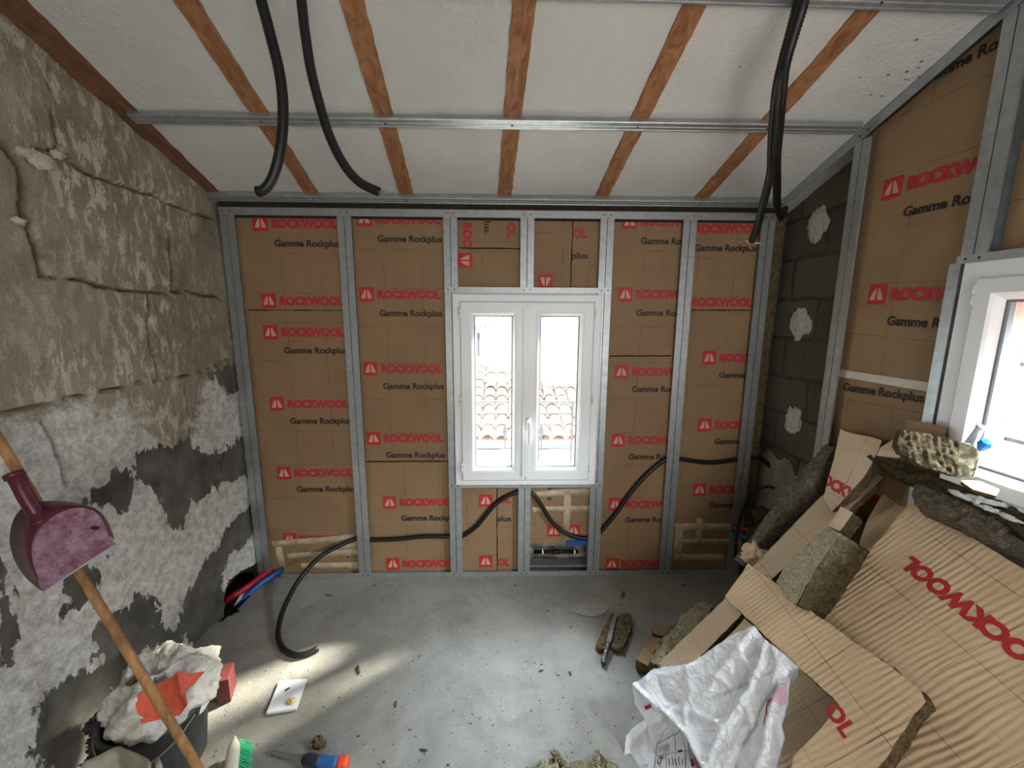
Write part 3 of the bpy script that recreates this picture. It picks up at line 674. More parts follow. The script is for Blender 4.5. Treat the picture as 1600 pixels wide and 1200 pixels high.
zT0, zT1 = BW(800, 340.5).z, BW(800, 328.5).z
zh0, zh1 = BW(820, 457).z, BW(820, 449).z; zs0, zs1 = BW(825, 762).z, BW(825, 754.5).z
sx = dict(s1=-1.394, s2=-.807, s3=-.268, s4=.13, s5=.545, s6=.979, s7=1.393)
nb_, ub_ = (0, -1, 0), (1, 0, 0)
def bs_(x, z0, z1, lb): 
    t = stud(lb, (x, YB, z0), (x, YB, z1), ub_, nb_, GB); return t
bs_(sx['s1'], .002, zT1-.004, 'galvanised double stud standing against the stone wall in the left corner')
bs_(sx['s2'], .002, zT1-.004, 'galvanised double stud between the two wide insulated bays left of the window')
bs_(sx['s3'], .002, zT1-.004, 'galvanised double stud forming the left side of the back window opening')
bs_(sx['s4'], zh1-.01, zT1-.004, 'short galvanised double stud above the middle of the back window')
bs_(sx['s4'], .002, zs0+.01, 'short galvanised double stud below the middle of the back window')
bs_(sx['s5'], .002, zT1-.004, 'galvanised double stud forming the right side of the back window opening')
bs_(sx['s6'], .002, zT1-.004, 'galvanised double stud between the two insulated bays right of the window')
bs_(sx['s7'], .002, zT1-.004, 'galvanised double stud in the right corner beside the concrete blocks')
def track(label, x0, x1, z0, z1, sc, up):
    t = thing('metal_track', label, 'metal track', ((x0+x1)/2, YB, z0), 'galvanised tracks of the back wall frame')
    e = z1 if up else z0; dz = -1 if up else 1; k = .0012
    MB().prism([(x0, YB-.0016, z0), (x0, YB-.0016, z1), (x0, YB+.05, z1) if up else (x0, YB+.05, z0), (x0, YB+.05, e+dz*k), (x0, YB-.0004, e+dz*k), (x0, YB-.0004, z0 if up else z1)][::1], (x1-x0, 0, 0)).build('channel', METAL, t)
    screws(t, [(x, YB-.0016, (z0+z1)/2) for x in sc], (0, -1, 0)); return t
two = lambda *xs: [x+s for x in xs for s in (-.017, .017)]
track('long galvanised top track of the back wall under the ceiling profile', -1.43, 1.432, zT0, zT1, two(*[sx[k] for k in sx]), True)
track('long galvanised floor track along the foot of the back wall', -1.30, 1.43, .0, .030, two(sx['s2'], sx['s3'], sx['s4'], sx['s5'], sx['s6']), False)
track('galvanised header track over the back window', -.305, .582, zh0, zh1, two(sx['s3'], sx['s4'], sx['s5']), False)
track('galvanised sill track under the back window', -.305, .582, zs0, zs1, two(sx['s3'], sx['s4'], sx['s5']), True)
# ceiling furring channels
def furring(label, x0, x1, y, y1=None, drop=.018, wd=.046, tilt=True, cat='ceiling channel'):
    t = thing('furring_channel', label, cat, ((x0+x1)/2, y, ceil_z(y)-drop), 'galvanised channels across the rafters')
    c = sqrt(1+KC*KC); S = V((0, 1/c, -KC/c)); Nn = V((0, -KC/c, -1/c)); y1 = y if y1 is None else y1
    base0, base1 = V((x0, y, ceil_z(y)-.006)), V((x1, y1, ceil_z(y1)-.006)); h = wd/2
    pr = [(-h, 0), (-h, drop-.003), (-h+.003, drop), (-h*.45, drop), (-h*.38, drop-.002), (-h*.1, drop-.002), (0, drop), (h*.3, drop), (h*.38, drop-.002), (h*.6, drop-.002), (h*.66, drop), (h-.003, drop), (h, drop-.003), (h, 0), (h-.001, 0), (h-.001, drop-.004), (-h+.001, drop-.004), (-h+.001, 0)]
    a = [base0+S*p+Nn*q_ for p, q_ in pr]
    MB().prism(a, base1-base0).build('channel', METAL, t)
    screws(t, [base0+(base1-base0)*((x-x0)/(x1-x0))+Nn*drop for x in [r[0]+(2.18-y)*tan(-AZ) for r in raf] if x0 < x < x1], Nn)
    return t
furring('long galvanised ceiling channel crossing all rafters about mid way up the photo', -1.40, 1.40, 1.718, 1.712)
furring('long galvanised ceiling channel tight against the head of the back wall', -1.445, 1.43, 2.178, wd=.05, drop=.022)
furring('galvanised ceiling channel at the top edge of the photo, upper right', -1.40, 1.42, 1.262, 1.282)
FO = MB().box((-1.44, 2.22, 2.02), (1.5, 2.36, 2.11)); 
struct('trim_1', FO, plain('dark_gap_strip', (52, 40, 30), .9, var=.3, bmp=.6))  # strip coloured dark to draw the gap above the top track
# side wall frame: plane X = XR, seen from the left; across = -Y is to the right in view
NRt, AR = (-1, 0, 0), (0, -1, 0)
def rs(y, z0, z1, lb, **k): return stud(lb, (XR, y, z0), (XR, y, z1), AR, NRt, GR, **k)
rs(1.717, .002, ceil_z(1.717)-.05, 'galvanised double stud beside the concrete blocks with white plaster dabs')
rs(1.247, 1.70, ceil_z(1.247)-.05, 'galvanised double stud rising above the left corner of the side window')
rs(1.275, .002, 1.70, 'galvanised stud running down the left side of the side window frame', single=-1)
rs(.20, .002, ceil_z(.2)-.05, 'galvanised stud on the near side of the side window')
t = thing('metal_track', 'sloping galvanised track following the ceiling along the side wall', 'metal track', (XR, 1.2, ceil_z(1.2)-.03))
c_ = sqrt(1+KC*KC); dS = V((0, -1/c_, KC/c_)); pN = V((0, -KC/c_, -1/c_))
b0 = V((XR-.0016, 2.2, ceil_z(2.2)-.004)); L_ = 3.9*c_
MB().prism([b0, b0+pN*.040, b0+pN*.040+V((.0014, 0, 0)), b0+pN*.0014+V((.0014, 0, 0)), b0+pN*.0014+V((.05, 0, 0)), b0+V((.05, 0, 0))], dS*L_).build('channel', METAL, t)
screws(t, [b0+dS*s_+pN*.024 for s_ in (.49, .525, 1.0, 1.035, 1.07)], NRt)
t = thing('metal_track', 'galvanised track lying across the top of the side window', 'metal track', (XR, .8, 1.70))
MB().prism([(XR-.0018, 1.29, 1.697), (XR-.0018, 1.29, 1.722), (XR-.0006, 1.29, 1.722), (XR-.0006, 1.29, 1.6984), (XR+.05, 1.29, 1.6984), (XR+.05, 1.29, 1.697)], (0, -1.12, 0)).build('channel', METAL, t)
screws(t, [(XR-.0018, y, 1.71) for y in (1.265, 1.228, .22)], NRt)

# ================================================================== INSULATION IN THE BACK WALL
YI = 2.231
def wb_(label, x0, x1, z0, z1, logos, extra=(), tapes=(), poly=None, kind='L', t=.085, **k):
    P = [BW(u, v, YI) for u, v in logos] if logos else []
    pr = [(kind, p.x, p.z) for p in P]+[(e[0], (lambda p: p.x)(BW(e[1], e[2], YI)), (lambda p: p.z)(BW(e[1], e[2], YI)), *e[3:]) for e in extra]
    a = pr[0] if pr else (0, 0, 0); vert = (extra and not logos and len(extra[0]) > 3 and abs(extra[0][3]) in (90, 270))
    uvo = (-.01-a[1], .05-a[2])
    b = board('insulation_board', label, poly or [(x0, YI, z0), (x1, YI, z0), (x1, YI, z1), (x0, YI, z1)], (0, -1, 0), (1, 0, 0), t, prints=pr, origin=(0, YI, 0), uvo=uvo, group='insulation boards in the back wall', **k)
    for tp in tapes:
        q = [BW(u, v, YI-.004) for u, v in tp]
        mb = MB(); n = 14; vs = []
        for j in range(2):
            for i in range(n+1):
                s = i/n; a_ = q[0].lerp(q[1], s); b_ = q[3].lerp(q[2], s); vs.append((a_ if j == 0 else b_)+V((0, -.0016*nz((s*9, j, tp[0][0]), 1), .002*nz((s*11, j*5, tp[0][1]), 1))))
        vs += [v+V((0, .0012, 0)) for v in vs]; m2 = 2*(n+1)
        fs = [(i, i+1, n+2+i, n+1+i) for i in range(n)]+[(i+m2, n+1+i+m2, n+2+i+m2, i+1+m2) for i in range(n)]+[(i, i+m2, i+1+m2, i+1) for i in range(n)]+[(n+1+i, n+2+i, n+2+i+m2, n+1+i+m2) for i in range(n)]
        MB().add(vs, fs).build('tape', TAPE, b, smooth=True)
    return b
TAPE, nt, bs = mat('masking_tape'); p_ = pos(nt)
lk(nt, mixc(nt, ramp(nt, ntex(nt, p_, 18, 5, .7, 1), (.35, 0), (.7, 1)), srgb(168, 148, 116), srgb(208, 192, 164)), bs.inputs[0]); bs.inputs['Roughness'].default_value = .5
bump(nt, bs, ntex(nt, p_, 30, 4, .6, 2), .5, .005)
g = .003
z = lambda u, v: BW(u, v, YI).z
x = lambda u, v: BW(u, v, YI).x
zc = BW(800, 333, YI).z
wb_('insulation board at the top of the bay beside the stone wall', sx['s1']+.024, sx['s2']-.036, z(460, 484), zc, [(407, 349), (420, 470)])
wb_('tall brown insulation board with masking tape strips at its foot, beside the stone wall', sx['s1']+.024, sx['s2']-g, .008, z(460, 485.5), [(423, 519), (433, 631), (444, 739), (453, 842)],
    tapes=(((424, 846), (553, 835), (554, 846), (426, 855)), ((448, 865), (558, 857), (559, 868), (450, 874)), ((470, 880), (559, 878), (560, 889), (470, 890)), ((430, 852), (440, 854), (446, 885), (434, 885)), ((524, 847), (558, 845), (559, 858), (526, 860))))
wb_('long brown insulation board left of the window, four ROCKWOOL marks down its face', sx['s2']+.030, sx['s3']-g, z(630, 720), zc, [(569, 342), (573, 460), (579, 576), (584, 685)])
wb_('short brown insulation board low down left of the window, conduit crossing it', sx['s2']+.030, sx['s3']-g, .008, z(630, 722), [(609, 785), (614, 881)])
wb_('small board above the window with sideways lettering, upper piece left of the short stud', sx['s3']+g, sx['s4']-g, z(760, 387), zc, [], [('LR', 730, 330, -90), ('OL', 793, 348, -90), ('plus', 757, 337, -90)])
wb_('small board above the window with a sideways red emblem, below the sideways lettering', sx['s3']+g, sx['s4']-g, zh0+.02, z(760, 389), [], [('S', 727, 407, 90)])
wb_('small board above the window with an upside down red emblem', sx['s4']+g, x(892.5, 400), zh0, zc-.004, [], [('S', 852, 440, 180)])
wb_('narrow board above the window printed OL and plus, against the right jamb stud', x(894, 400), sx['s5']-g, zh0, zc-.006, [], [('OL', 895, 371), ('plus', 893, 404)])
wb_('long brown insulation board right of the window, upper piece of that bay', sx['s5']+.030, sx['s6']-g, z(1000, 555), zc, [(984, 346), (977, 460)])
wb_('lower insulation board right of the window, crossed by a rising conduit', sx['s5']+.006, sx['s6']-g, .008, z(1000, 557), [(971, 581), (966, 688), (961, 788), (956, 881)])
wb_('insulation board at the top of the right corner bay, red word cut off', sx['s6']+.028, sx['s7']-.01, z(1130, 484), zc, [(1069, 357), (1064, 472)])
wb_('tall insulation board in the right corner bay with a taped patch at its foot', sx['s6']+.010, sx['s7']-.01, .008, z(1130, 485.5), [(1108, 559), (1101, 664), (1093, 765)],
    tapes=(((1054, 817), (1144, 818), (1144, 829), (1054, 828)), ((1056, 822), (1068, 822), (1064, 878), (1050, 878)), ((1052, 866), (1130, 866), (1130, 878), (1052, 878)), ((1060, 842), (1158, 842), (1156, 849), (1060, 849)), ((1088, 810), (1098, 810), (1096, 852), (1086, 852))))
wb_('brown board below the window, left piece with two red emblems', sx['s3']+g, x(776, 820), .008, zs0+.002, [(759, 782), (759, 877)], kind='S')
wb_('narrow brown board below the window printed OL and plus beside the short stud', x(777.5, 820), sx['s4']-g, .008, zs0+.002, [], [('OL', 779, 786), ('plus', 776, 814), ('OL', 777, 883)])
zc2 = z(870, 849)
wb_('brown board with masking tape cross below the window, above the open hole', sx['s4']+g, sx['s5']-g, zc2, zs0+.002, [], [('S', 865, 829, 0), ('S', 896, 829, 0), ('plus', 856, 760, -90), ('OL', 884, 764, -90)],
    tapes=(((832, 768), (922, 762), (922, 773), (832, 778)), ((832, 792), (922, 790), (922, 799), (832, 801)), ((882, 764), (893, 764), (889, 842), (879, 842))))
board('insulation_board', 'rough brown wool edge filling the gap between the corner stud and the concrete blocks', [(1.432, 2.215, .02), (1.492, 2.215, .02), (1.482, 2.215, 1.0), (1.497, 2.215, 2.06), (1.432, 2.215, 2.06)], (0, -1, 0), (1, 0, 0), .10, faced=False, wm=W_BROWN, topmat=W_BROWN, sideamp=.007, group='insulation boards in the back wall', sstep=.012)
# open hole below that board: masonry ledge, black pipe with clips, blue tape
mb = MB(); vs, fs = gridmesh(sx['s4']+.004, sx['s5']-.004, .0, zc2+.05, .008, lambda a, b: V((a, 2.335-.012*fb((a, b, 0), 14, 4), b)))
tag(mb.add(vs, fs).box((sx['s4']+.004, 2.335, 0), (sx['s5']-.004, 2.36, zc2+.05)).build('rubble_backing', PLGR, None, smooth=True), 'grey rubble masonry showing in the hole under the taped board', 'masonry')
mb = MB(); k0, k1 = BW(834, 862, 2.27), BW(903, 862, 2.27)
hp = tag(mb.tube([k0, k1], .012, 12).tube([k0.lerp(k1, .42), k0.lerp(k1, .58)], .015, 12).build('black_pipe', RUB, None, smooth=True, at_=k0), 'short black pipe with a coupling lying in the hole below the window', 'pipe')
for s in (.2, .92): p = k0.lerp(k1, s); MB().tube([p-V((.004, 0, 0)), p+V((.004, 0, 0))], .0145, 12).build('pipe_clip', PVC, hp)
q0 = [BW(*a, 2.222) for a in ((886, 846), (922, 842), (918, 851), (884, 853))]
tag(MB().prism(q0, (0, .006, 0)).build('blue_strip', plain('blue_plastic', (30, 84, 160), .5), None), 'short strip of blue plastic under the conduit below the window', 'plastic strip')
tag(MB().box((sx['s4']+.004, 2.235, .03), (sx['s5']-.004, 2.30, .045)).build('metal_strip', METAL2, None, at_=(.3, 2.27, .03)), 'thin metal strip lying at the bottom of the open hole below the window', 'metal strip')

# ================================================================== INSULATION IN THE SIDE WALL   (u runs along -Y)
XI = 1.462
def rb_(label, poly, prints, ref=(1395, 293), tilt=0., **k):
    U = V((0, -cos(radians(tilt)), sin(radians(tilt)))); O = V((XI, 0, 0)); N = V((-1, 0, 0)); W = N.cross(U)
    f = lambda u, v: (lambda p: ((p-O).dot(U), (p-O).dot(W)))(RW(u, v, XI))
    pr = [(e[0], *f(e[1], e[2]), *e[3:]) for e in prints]; a = f(*ref)
    return board('insulation_board', label, poly, N, U, .075, K_RIGHT, prints=pr, origin=O, uvo=(-.01-a[0], .05-a[1]), group='insulation boards in the side wall', **k)
zt1 = lambda y: ceil_z(y)-.03
seam = RW(1380, 592, XI).z
rb_('tall brown insulation board of the side wall, left of the side window', [(XI, 1.715, seam), (XI, 1.262, seam), (XI, 1.262, zt1(1.262)), (XI, 1.715, zt1(1.715))],
    [('L', 1395, 294), ('L', 1371, 460), ('L', 1425, 93)], tilt=-2.2)
rb_('lower brown insulation board of the side wall under the white tape, behind the pile', [(XI, 1.715, .01), (XI, 1.262, .01), (XI, 1.262, seam-.002), (XI, 1.715, seam-.002)],
    [('L', 1303, 567), ('L', 1284, 745)], ref=(1303, 567), tilt=3)
rb_('brown insulation board at the right edge of the photo above the side window', [(XI, 1.205, 1.722), (XI, .24, 1.722), (XI, .24, zt1(.24)), (XI, 1.205, zt1(1.205))], [('L', 1800, 250)])
q0 = [RW(*a, XI-.006) for a in ((1311, 577), (1466, 600), (1462, 614), (1309, 588))]
mb = MB(); mb.prism(q0, (.003, 0, 0)); tag(mb.build('white_tape', plain('white_sealing_tape', (214, 206, 194), .5, var=.1, vscale=30, bmp=.8, bscale=25), None, at_=q0[0]), 'strip of white tape over the joint of the side wall boards', 'tape')
# structure seen through the frame: concrete between corner and first stud is wall_right; adhesive dabs on it
for k, (u, v, sy, sz, lb) in enumerate(((1277, 351, .062, .078, 'top white plaster dab on the concrete blocks, teardrop shaped'), (1249, 506, .066, .074, 'middle white plaster dab on the concrete blocks'), (1239, 657, .055, .068, 'lowest white plaster dab on the concrete blocks'))):
    c = RW(u, v, XB-.004); mb = MB().blob((0, 0, 0), (.010, sy, sz), seed=k*9+2, amp=.38, fr=1.9, n=26)
    vs = [V((v_.x*(1+.5*nz(v_, 60, k)), v_.y, v_.z)) for v_ in mb.v]; mb.v = [c+v_ for v_ in vs]
    tag(mb.build('plaster_dab', PLWH, None, smooth=True, at_=c), lb, 'plaster dab', 'white plaster dabs on the concrete blocks')

# ================================================================== THE LEANING PILE ON THE RIGHT
R1 = V((.0108, .9875, .1572)).normalized()
_a = radians(47); R2_ = V((-cos(_a), 0, -sin(_a))); R2_ = (R2_-R1*R2_.dot(R1)).normalized(); PN = R1.cross(R2_); PN = PN if PN.z > 0 else -PN
P0 = BW(1421, 787, 1.25)
W_RIDGE = wool('mineral_wool_ridged', (58, 50, 38), (118, 104, 80), 1.2)
def PL(u, v, off=0.): return on(u, v, PN, PN.dot(P0)+off)
GP = 'loose pieces of insulation board in the leaning pile'
def pile(label, px, off, t, ref=None, prints=(), N=None, P=None, U=None, km=None, **k):
    N = PN if N is None else V(N).normalized(); d = PN.dot(P0)+off if P is None else N.dot(V(P))
    poly = [on(u, v, N, d) for u, v in px]; U = V(R1 if U is None else U); U = (U-N*U.dot(N)).normalized(); W = N.cross(U); O = poly[0]
    f = lambda u, v: (lambda p: ((p-O).dot(U), (p-O).dot(W)))(on(u, v, N, d))
    uvo = (0, 0)
    if ref: a = f(*ref); uvo = (.08-a[0], .1-a[1])
    pr = [(e[0], *f(e[1], e[2]), *e[3:]) for e in prints]
    kw = dict(step=.022, amp=.005, ragged=.003, sideamp=.006, fr=5., sstep=.011, group=GP, lift=.0012); kw.update(k)
    return board(k.pop('name', 'insulation_board') if False else 'insulation_board', label, poly, N, U, t, km or K_PILE, prints=pr, origin=O, uvo=uvo, **kw)
GW = 'loose lumps of mineral wool in the leaning pile'
# under layers
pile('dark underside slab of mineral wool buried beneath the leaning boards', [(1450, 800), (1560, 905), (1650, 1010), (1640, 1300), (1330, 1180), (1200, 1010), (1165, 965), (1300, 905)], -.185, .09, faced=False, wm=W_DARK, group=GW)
pile('shaded kraft board at the foot of the pile, beside the white plastic bag', [(1172, 972), (1230, 985), (1330, 1085), (1335, 1270), (1190, 1270), (1085, 1110), (1100, 1040)], -.125, .05, (1262, 1105), clip=True, amp=.004)
pile('second wrinkled kraft board just behind the largest one, its left edge in deep shade', [(1396, 746), (1446, 764), (1452, 815), (1390, 905), (1335, 905), (1343, 850), (1354, 814)], -.118, .05, (1412, 775))
# narrow long board sloping down to the floor
pile('long narrow kraft board sloping from the pile top down to the floor', [(1352, 714), (1283, 775), (1180, 881), (1129, 940), (1017, 1048), (990, 1078), (1030, 1088), (1103, 1018), (1159, 959), (1208, 903), (1329, 793), (1392, 735)], -.075, .03, (1255, 838), km=K_PALE, clip=False, amp=.003)
pile('narrow kraft strip glimpsed between the long sloping board and the white bag', [(1163, 966), (1186, 984), (1112, 1046), (1040, 1100), (1030, 1090), (1110, 1024)], -.085, .05, (1150, 1000), km=K_PALE, amp=.003)
# largest board with the upside down lettering
pile('largest wrinkled kraft board of the pile, big upside down red ROCKWOOL across it', [(1421, 787), (1480, 818), (1600, 889), (1740, 975), (1720, 1420), (1350, 1290), (1292, 1070), (1285, 970), (1358, 861)], -.055, .055, (1500, 868),
     [('R', 1694, 1095, 0, 1.1)], amp=.006)
# grey wedge behind the long strip
qa, qb, qc = RW(1306, 700, 1.415), PL(1180, 882, -.12), PL(1240, 820, -.12); qn = (qb-qa).cross(qc-qa).normalized()
if qn.dot(CAM-qa) < 0: qn = -qn
pile('dark grey wool wedge against the side wall behind the long sloping board', [(1308, 698), (1296, 780), (1245, 830), (1176, 890), (1160, 884), (1190, 845), (1245, 768)], 0, .06, N=qn, P=qa, faced=False, wm=W_GREY, topmat=W_GREY, group=GW, U=(0, -1, .2))
pile('pinkish kraft board leaning on the side wall under the tape, letters OC showing', [(1313, 671), (1378, 688), (1372, 706), (1350, 745), (1300, 800), (1287, 778)], 0, .04, (1345, 705), N=(-.96, 0, .28), P=RW(1340, 700, 1.385), U=(0, -1, 0), km=K_PALE, prints=[('R', 1262, 733, -3)], amp=.002)
pile('small kraft offcut wedged between the pinkish board and the ridged wool block', [(1376, 699), (1404, 682), (1424, 700), (1404, 716), (1370, 712)], 0, .03, N=(-.85, -.2, .4), P=RW(1395, 700, 1.37), U=(0, -1, 0), km=K_PALE)
pile('torn kraft offcut standing behind the ridged wool block by the window', [(1418, 655), (1479, 667), (1476, 690), (1412, 680)], 0, .03, N=(-.9, -.2, .3), P=RW(1450, 670, 1.385), U=(0, -1, 0), km=K_RIGHT)
# small kraft covered block and the cut wool block on the long board
pile('small kraft covered block on the long sloping board, above the cut wool block', [(1314, 791), (1333, 801), (1312, 830), (1294, 822)], 0, .07, N=(-.78, -.2, .58), P=PL(1310, 810, .0), km=K_PALE, amp=.001)
pile('thick block of mineral wool with a torn face coloured as lit, mid pile', [(1293, 822), (1312, 834), (1296, 862), (1276, 888), (1260, 915), (1244, 944), (1228, 936), (1213, 909), (1226, 884), (1254, 858)], 0, .12, N=(-.86, .10, .50), P=PL(1255, 885, .06), faced=False, wm=W_DARK, topmat=W_LIGHT, group=GW, sstep=.007, sideamp=.003)  # lit face and shaded sides of one wool put into two colours
# notched board on top
pile('notched wrinkled kraft strip lying diagonally on the pile, red OL at its notch', [(1169, 880), (1275, 961), (1332, 1002), (1366, 1024), (1438, 1078), (1446, 1096), (1414, 1140), (1374, 1196), (1340, 1245), (1232, 1245), (1240, 1182), (1258, 1164), (1296, 1122), (1312, 1102), (1248, 1042), (1200, 998), (1133, 931)], 0., .05, (1290, 1033),
     [('OL', 1288, 1108, 180, 1.0)], clip=False, amp=.0055)
# wool on the top of the pile near the window
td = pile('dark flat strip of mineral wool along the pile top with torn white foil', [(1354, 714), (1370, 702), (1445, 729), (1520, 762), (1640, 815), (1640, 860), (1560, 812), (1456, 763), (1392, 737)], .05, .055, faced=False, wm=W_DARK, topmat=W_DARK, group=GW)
FOIL = plain('torn_white_foil', (232, 236, 240), .45, bmp=.8, bscale=60)
mb = MB()
for a, b in (((1483, 766), (1520, 783)), ((1510, 774), (1570, 790)), ((1530, 790), (1560, 800)), ((1575, 785), (1600, 790)), ((1560, 802), (1592, 815)), ((1520, 782), (1532, 786))):
    p, q_ = PL(*a, .06), PL(*b, .06); c = (p+q_)/2; L = (q_-p).length/2; dd = (q_-p).normalized(); M = Matrix((dd, PN.cross(dd), PN)).transposed()
    mb.blob(c, (L, .007, .005), seed=a[0], amp=.9, fr=2.6, n=12, M=M)
mb.build('torn_foil', FOIL, td, smooth=True)
pile('grey rounded strip of mineral wool resting on the upper edge of the largest board', [(1424, 772), (1429, 757), (1441, 752), (1500, 780), (1556, 803), (1572, 822), (1552, 837), (1500, 818), (1430, 788)], .045, .07, faced=False, wm=W_GREY, topmat=W_GREY, group=GW, sideamp=.006)
ts = pile('ridged wool block standing on the pile top in front of the side window', [(1409, 671), (1455, 678), (1501, 691), (1500, 720), (1496, 745), (1440, 728), (1407, 708), (1402, 692)], 0, .05, N=(-.50, -.80, .30), P=RW(1450, 705, 1.335), faced=False, wm=W_BROWN, topmat=W_RIDGE, group=GW, U=(.9, -.45, 0), sideamp=.004, ribs=.0011, sstep=.006)
board('torn_lit_end', None, [on(u, v, V((-.75, -.6, .25)).normalized(), V((-.75, -.6, .25)).normalized().dot(RW(1510, 715, 1.325))) for u, v in ((1500, 690), (1520, 697), (1533, 708), (1522, 745), (1496, 746))], V((-.75, -.6, .25)), (.6, -.75, 0), .03, wm=W_LIGHT, faced=False, topmat=W_LIGHT, parent=ts, sideamp=.006, sstep=.01)  # end piece in the paler wool tone that paints it as lit
for c in ts.children:
    if c.name.startswith('mineral_wool.'): pass
pile('crumpled kraft offcut beside the window sill, right of the ridged block', [(1498, 750), (1530, 752), (1562, 765), (1556, 775), (1520, 765)], 0, .012, N=(-.4, -.3, .85), P=RW(1530, 762, 1.34), km=K_PALE, amp=.006)
# sealant nozzle and blue cap by the window
t = thing('sealant_nozzle', 'grey nozzle with a blue cap behind the ridged wool block by the window', 'nozzle', RW(1515, 700, 1.385))
a, b = RW(1512, 700, 1.385), RW(1532, 668, 1.375)
MB().tube([a, a.lerp(b, .5), b], [.013, .011, .009], 14).tube([b, b+(a-b).normalized()*-.004], .011, 14).build('nozzle', plain('pale_grey_plastic', (206, 214, 222), .35), t, smooth=True)
c = RW(1537, 696, 1.37); MB().lathe([(.0, .02), (.012, .018), (.016, .006), (.010, -.01), (.004, -.022), (0, -.024)], c, 8, axis=V((-.2, -.5, .8)).normalized()).build('cap', plain('blue_cap_plastic', (36, 130, 232), .35), t)
# crumpled scraps in the dark corner
mb = MB().blob(PL(1180, 868, -.10), (.045, .05, .05), seed=4, amp=.7, fr=2.2, n=16); tag(mb.build('kraft_scrap', K_PALE, None, smooth=True, at_=PL(1180, 868, -.10), uv=[(v.x, v.y) for v in mb.v]), 'crumpled kraft scrap at the upper left tip of the notched strip', 'scrap')
mb = MB()
for k, (u, v, s) in enumerate(((1196, 806, .055), (1182, 835, .05), (1205, 835, .06))):
    q_ = on(u, v, (0, 1, 0), 2.02+k*.03); mb.blob(q_, (s, s*.8, s*.8), seed=k*3+1, amp=.6, fr=2, n=14)
tag(mb.build('rubble_lump', W_DARK, None, smooth=True, at_=BW(1195, 820, 2.05)), 'dark lump of rubble in the far right corner below the concrete blocks', 'rubble')

# ================================================================== WHITE PLASTIC BAG
ba, bb_, bc = FL(990, 1090, .13), PL(1248, 1042, .012), PL(1208, 1200, -.01); BN = (bb_-ba).cross(bc-ba).normalized(); BN = BN if BN.z > 0 else -BN
BU = (bb_-ba).normalized(); BV = BN.cross(BU)
bp = lambda u, v: (lambda p: V(((p-ba).dot(BU), (p-ba).dot(BV))))(on(u, v, BN, BN.dot(ba)))
bag_px = [(993, 1068), (1006, 1061), (1018, 1048), (1040, 1042), (1076, 1038), (1110, 1016), (1150, 990), (1180, 979), (1198, 1002), (1225, 1022), (1248, 1042), (1236, 1058), (1234, 1080), (1233, 1102), (1223, 1134), (1227, 1156), (1218, 1185), (1206, 1230), (1190, 1290), (972, 1290), (970, 1200), (974, 1148), (984, 1138), (1004, 1122), (1001, 1114), (993, 1100), (991, 1082)]
CR = [([(1198, 1004), (1186, 1040), (1172, 1075), (1150, 1110), (1122, 1150), (1108, 1200)], .022, .010), ([(994, 1072), (1020, 1098), (1046, 1122), (1075, 1152), (1105, 1205)], .022, .012), ([(1010, 1062), (1060, 1052), (1110, 1030), (1170, 998)], .012, .02),
      ([(1222, 1066), (1208, 1100), (1200, 1140), (1184, 1210)], .022, .014), ([(1095, 1090), (1125, 1082), (1165, 1070)], -.016, .02), ([(1180, 985), (1150, 1020), (1120, 1060), (1095, 1090)], .014, .018), ([(1030, 1060), (1036, 1090), (1060, 1100)], -.012, .014),
      ([(1240, 1046), (1200, 1090), (1165, 1150), (1140, 1220)], -.016, .012), ([(1060, 1110), (1100, 1120), (1130, 1135)], .010, .010), ([(1075, 1045), (1080, 1085), (1070, 1115)], .008, .010), ([(1205, 1000), (1215, 1030), (1212, 1060)], .012, .007), ([(1130, 1040), (1160, 1030), (1190, 1040)], .008, .008)]
CR = [([bp(*q_) for q_ in L], a_, w_) for L, a_, w_ in CR]
low = [bp(*q_) for q_ in ((972, 1290), (970, 1200), (974, 1148), (1004, 1122), (1030, 1112), (1075, 1160), (1110, 1290))]
def bagh(p):
    h = .006*fb((p.x, p.y, 3), 7, 4); q_ = p+V((.006*nz((p.x, p.y, 0), 20), .006*nz((p.x, p.y, 7), 20)))
    for L, a_, w_ in CR:
        d = min(dseg(q_, L[i], L[i+1]) for i in range(len(L)-1)); h += a_*math.exp(-d/w_)
    h += .007*(1-2*abs(nz((p.x+.02*nz((p.x, p.y, 2), 9), p.y*.6, 9), 9)))**3+.004*abs(nz((p.x, p.y+.01*nz((p.x, p.y, 6), 14), 19), 31))
    s_ = soft((p.x, p.y), [(a_.x, a_.y) for a_ in low], .03); s_ = max(0, min(1, s_)); return h-.035*s_
ring = []
B2 = [bp(*q_) for q_ in bag_px]
for i in range(len(B2)):
    a, b = B2[i], B2[(i+1) % len(B2)]; k = max(1, int((b-a).length/.008))
    for j in range(k): p = a+(b-a)*(j/k); ring.append(p+V((.002*nz((p.x, p.y, 1), 60), .002*nz((p.x, p.y, 5), 60))))
pts = list(ring); x0, x1 = min(p.x for p in ring), max(p.x for p in ring); y0, y1 = min(p.y for p in ring), max(p.y for p in ring); st = .0065; y = y0
while y < y1:
    xx = x0
    while xx < x1:
        if inside((xx, y), ring): pts.append(V((xx+.001*sin(y*999), y)))
        xx += st
    y += st
r = delaunay_2d_cdt(pts, [(i, (i+1) % len(ring)) for i in range(len(ring))], [], 1, 1e-6)
b3 = lambda a, b, h: ba+BU*a+BV*b+BN*h
bag = thing('plastic_bag', 'crumpled white plastic bag with red print lying at the front foot of the pile', 'bag', b3(*(sum(B2, V((0, 0)))/len(B2)), -.04))
vs = [b3(p.x, p.y, bagh(p)) for p in r[0]]; fs = list(r[2]); n = len(vs); m_ = len(ring); rc = sum(ring, V((0, 0)))/m_
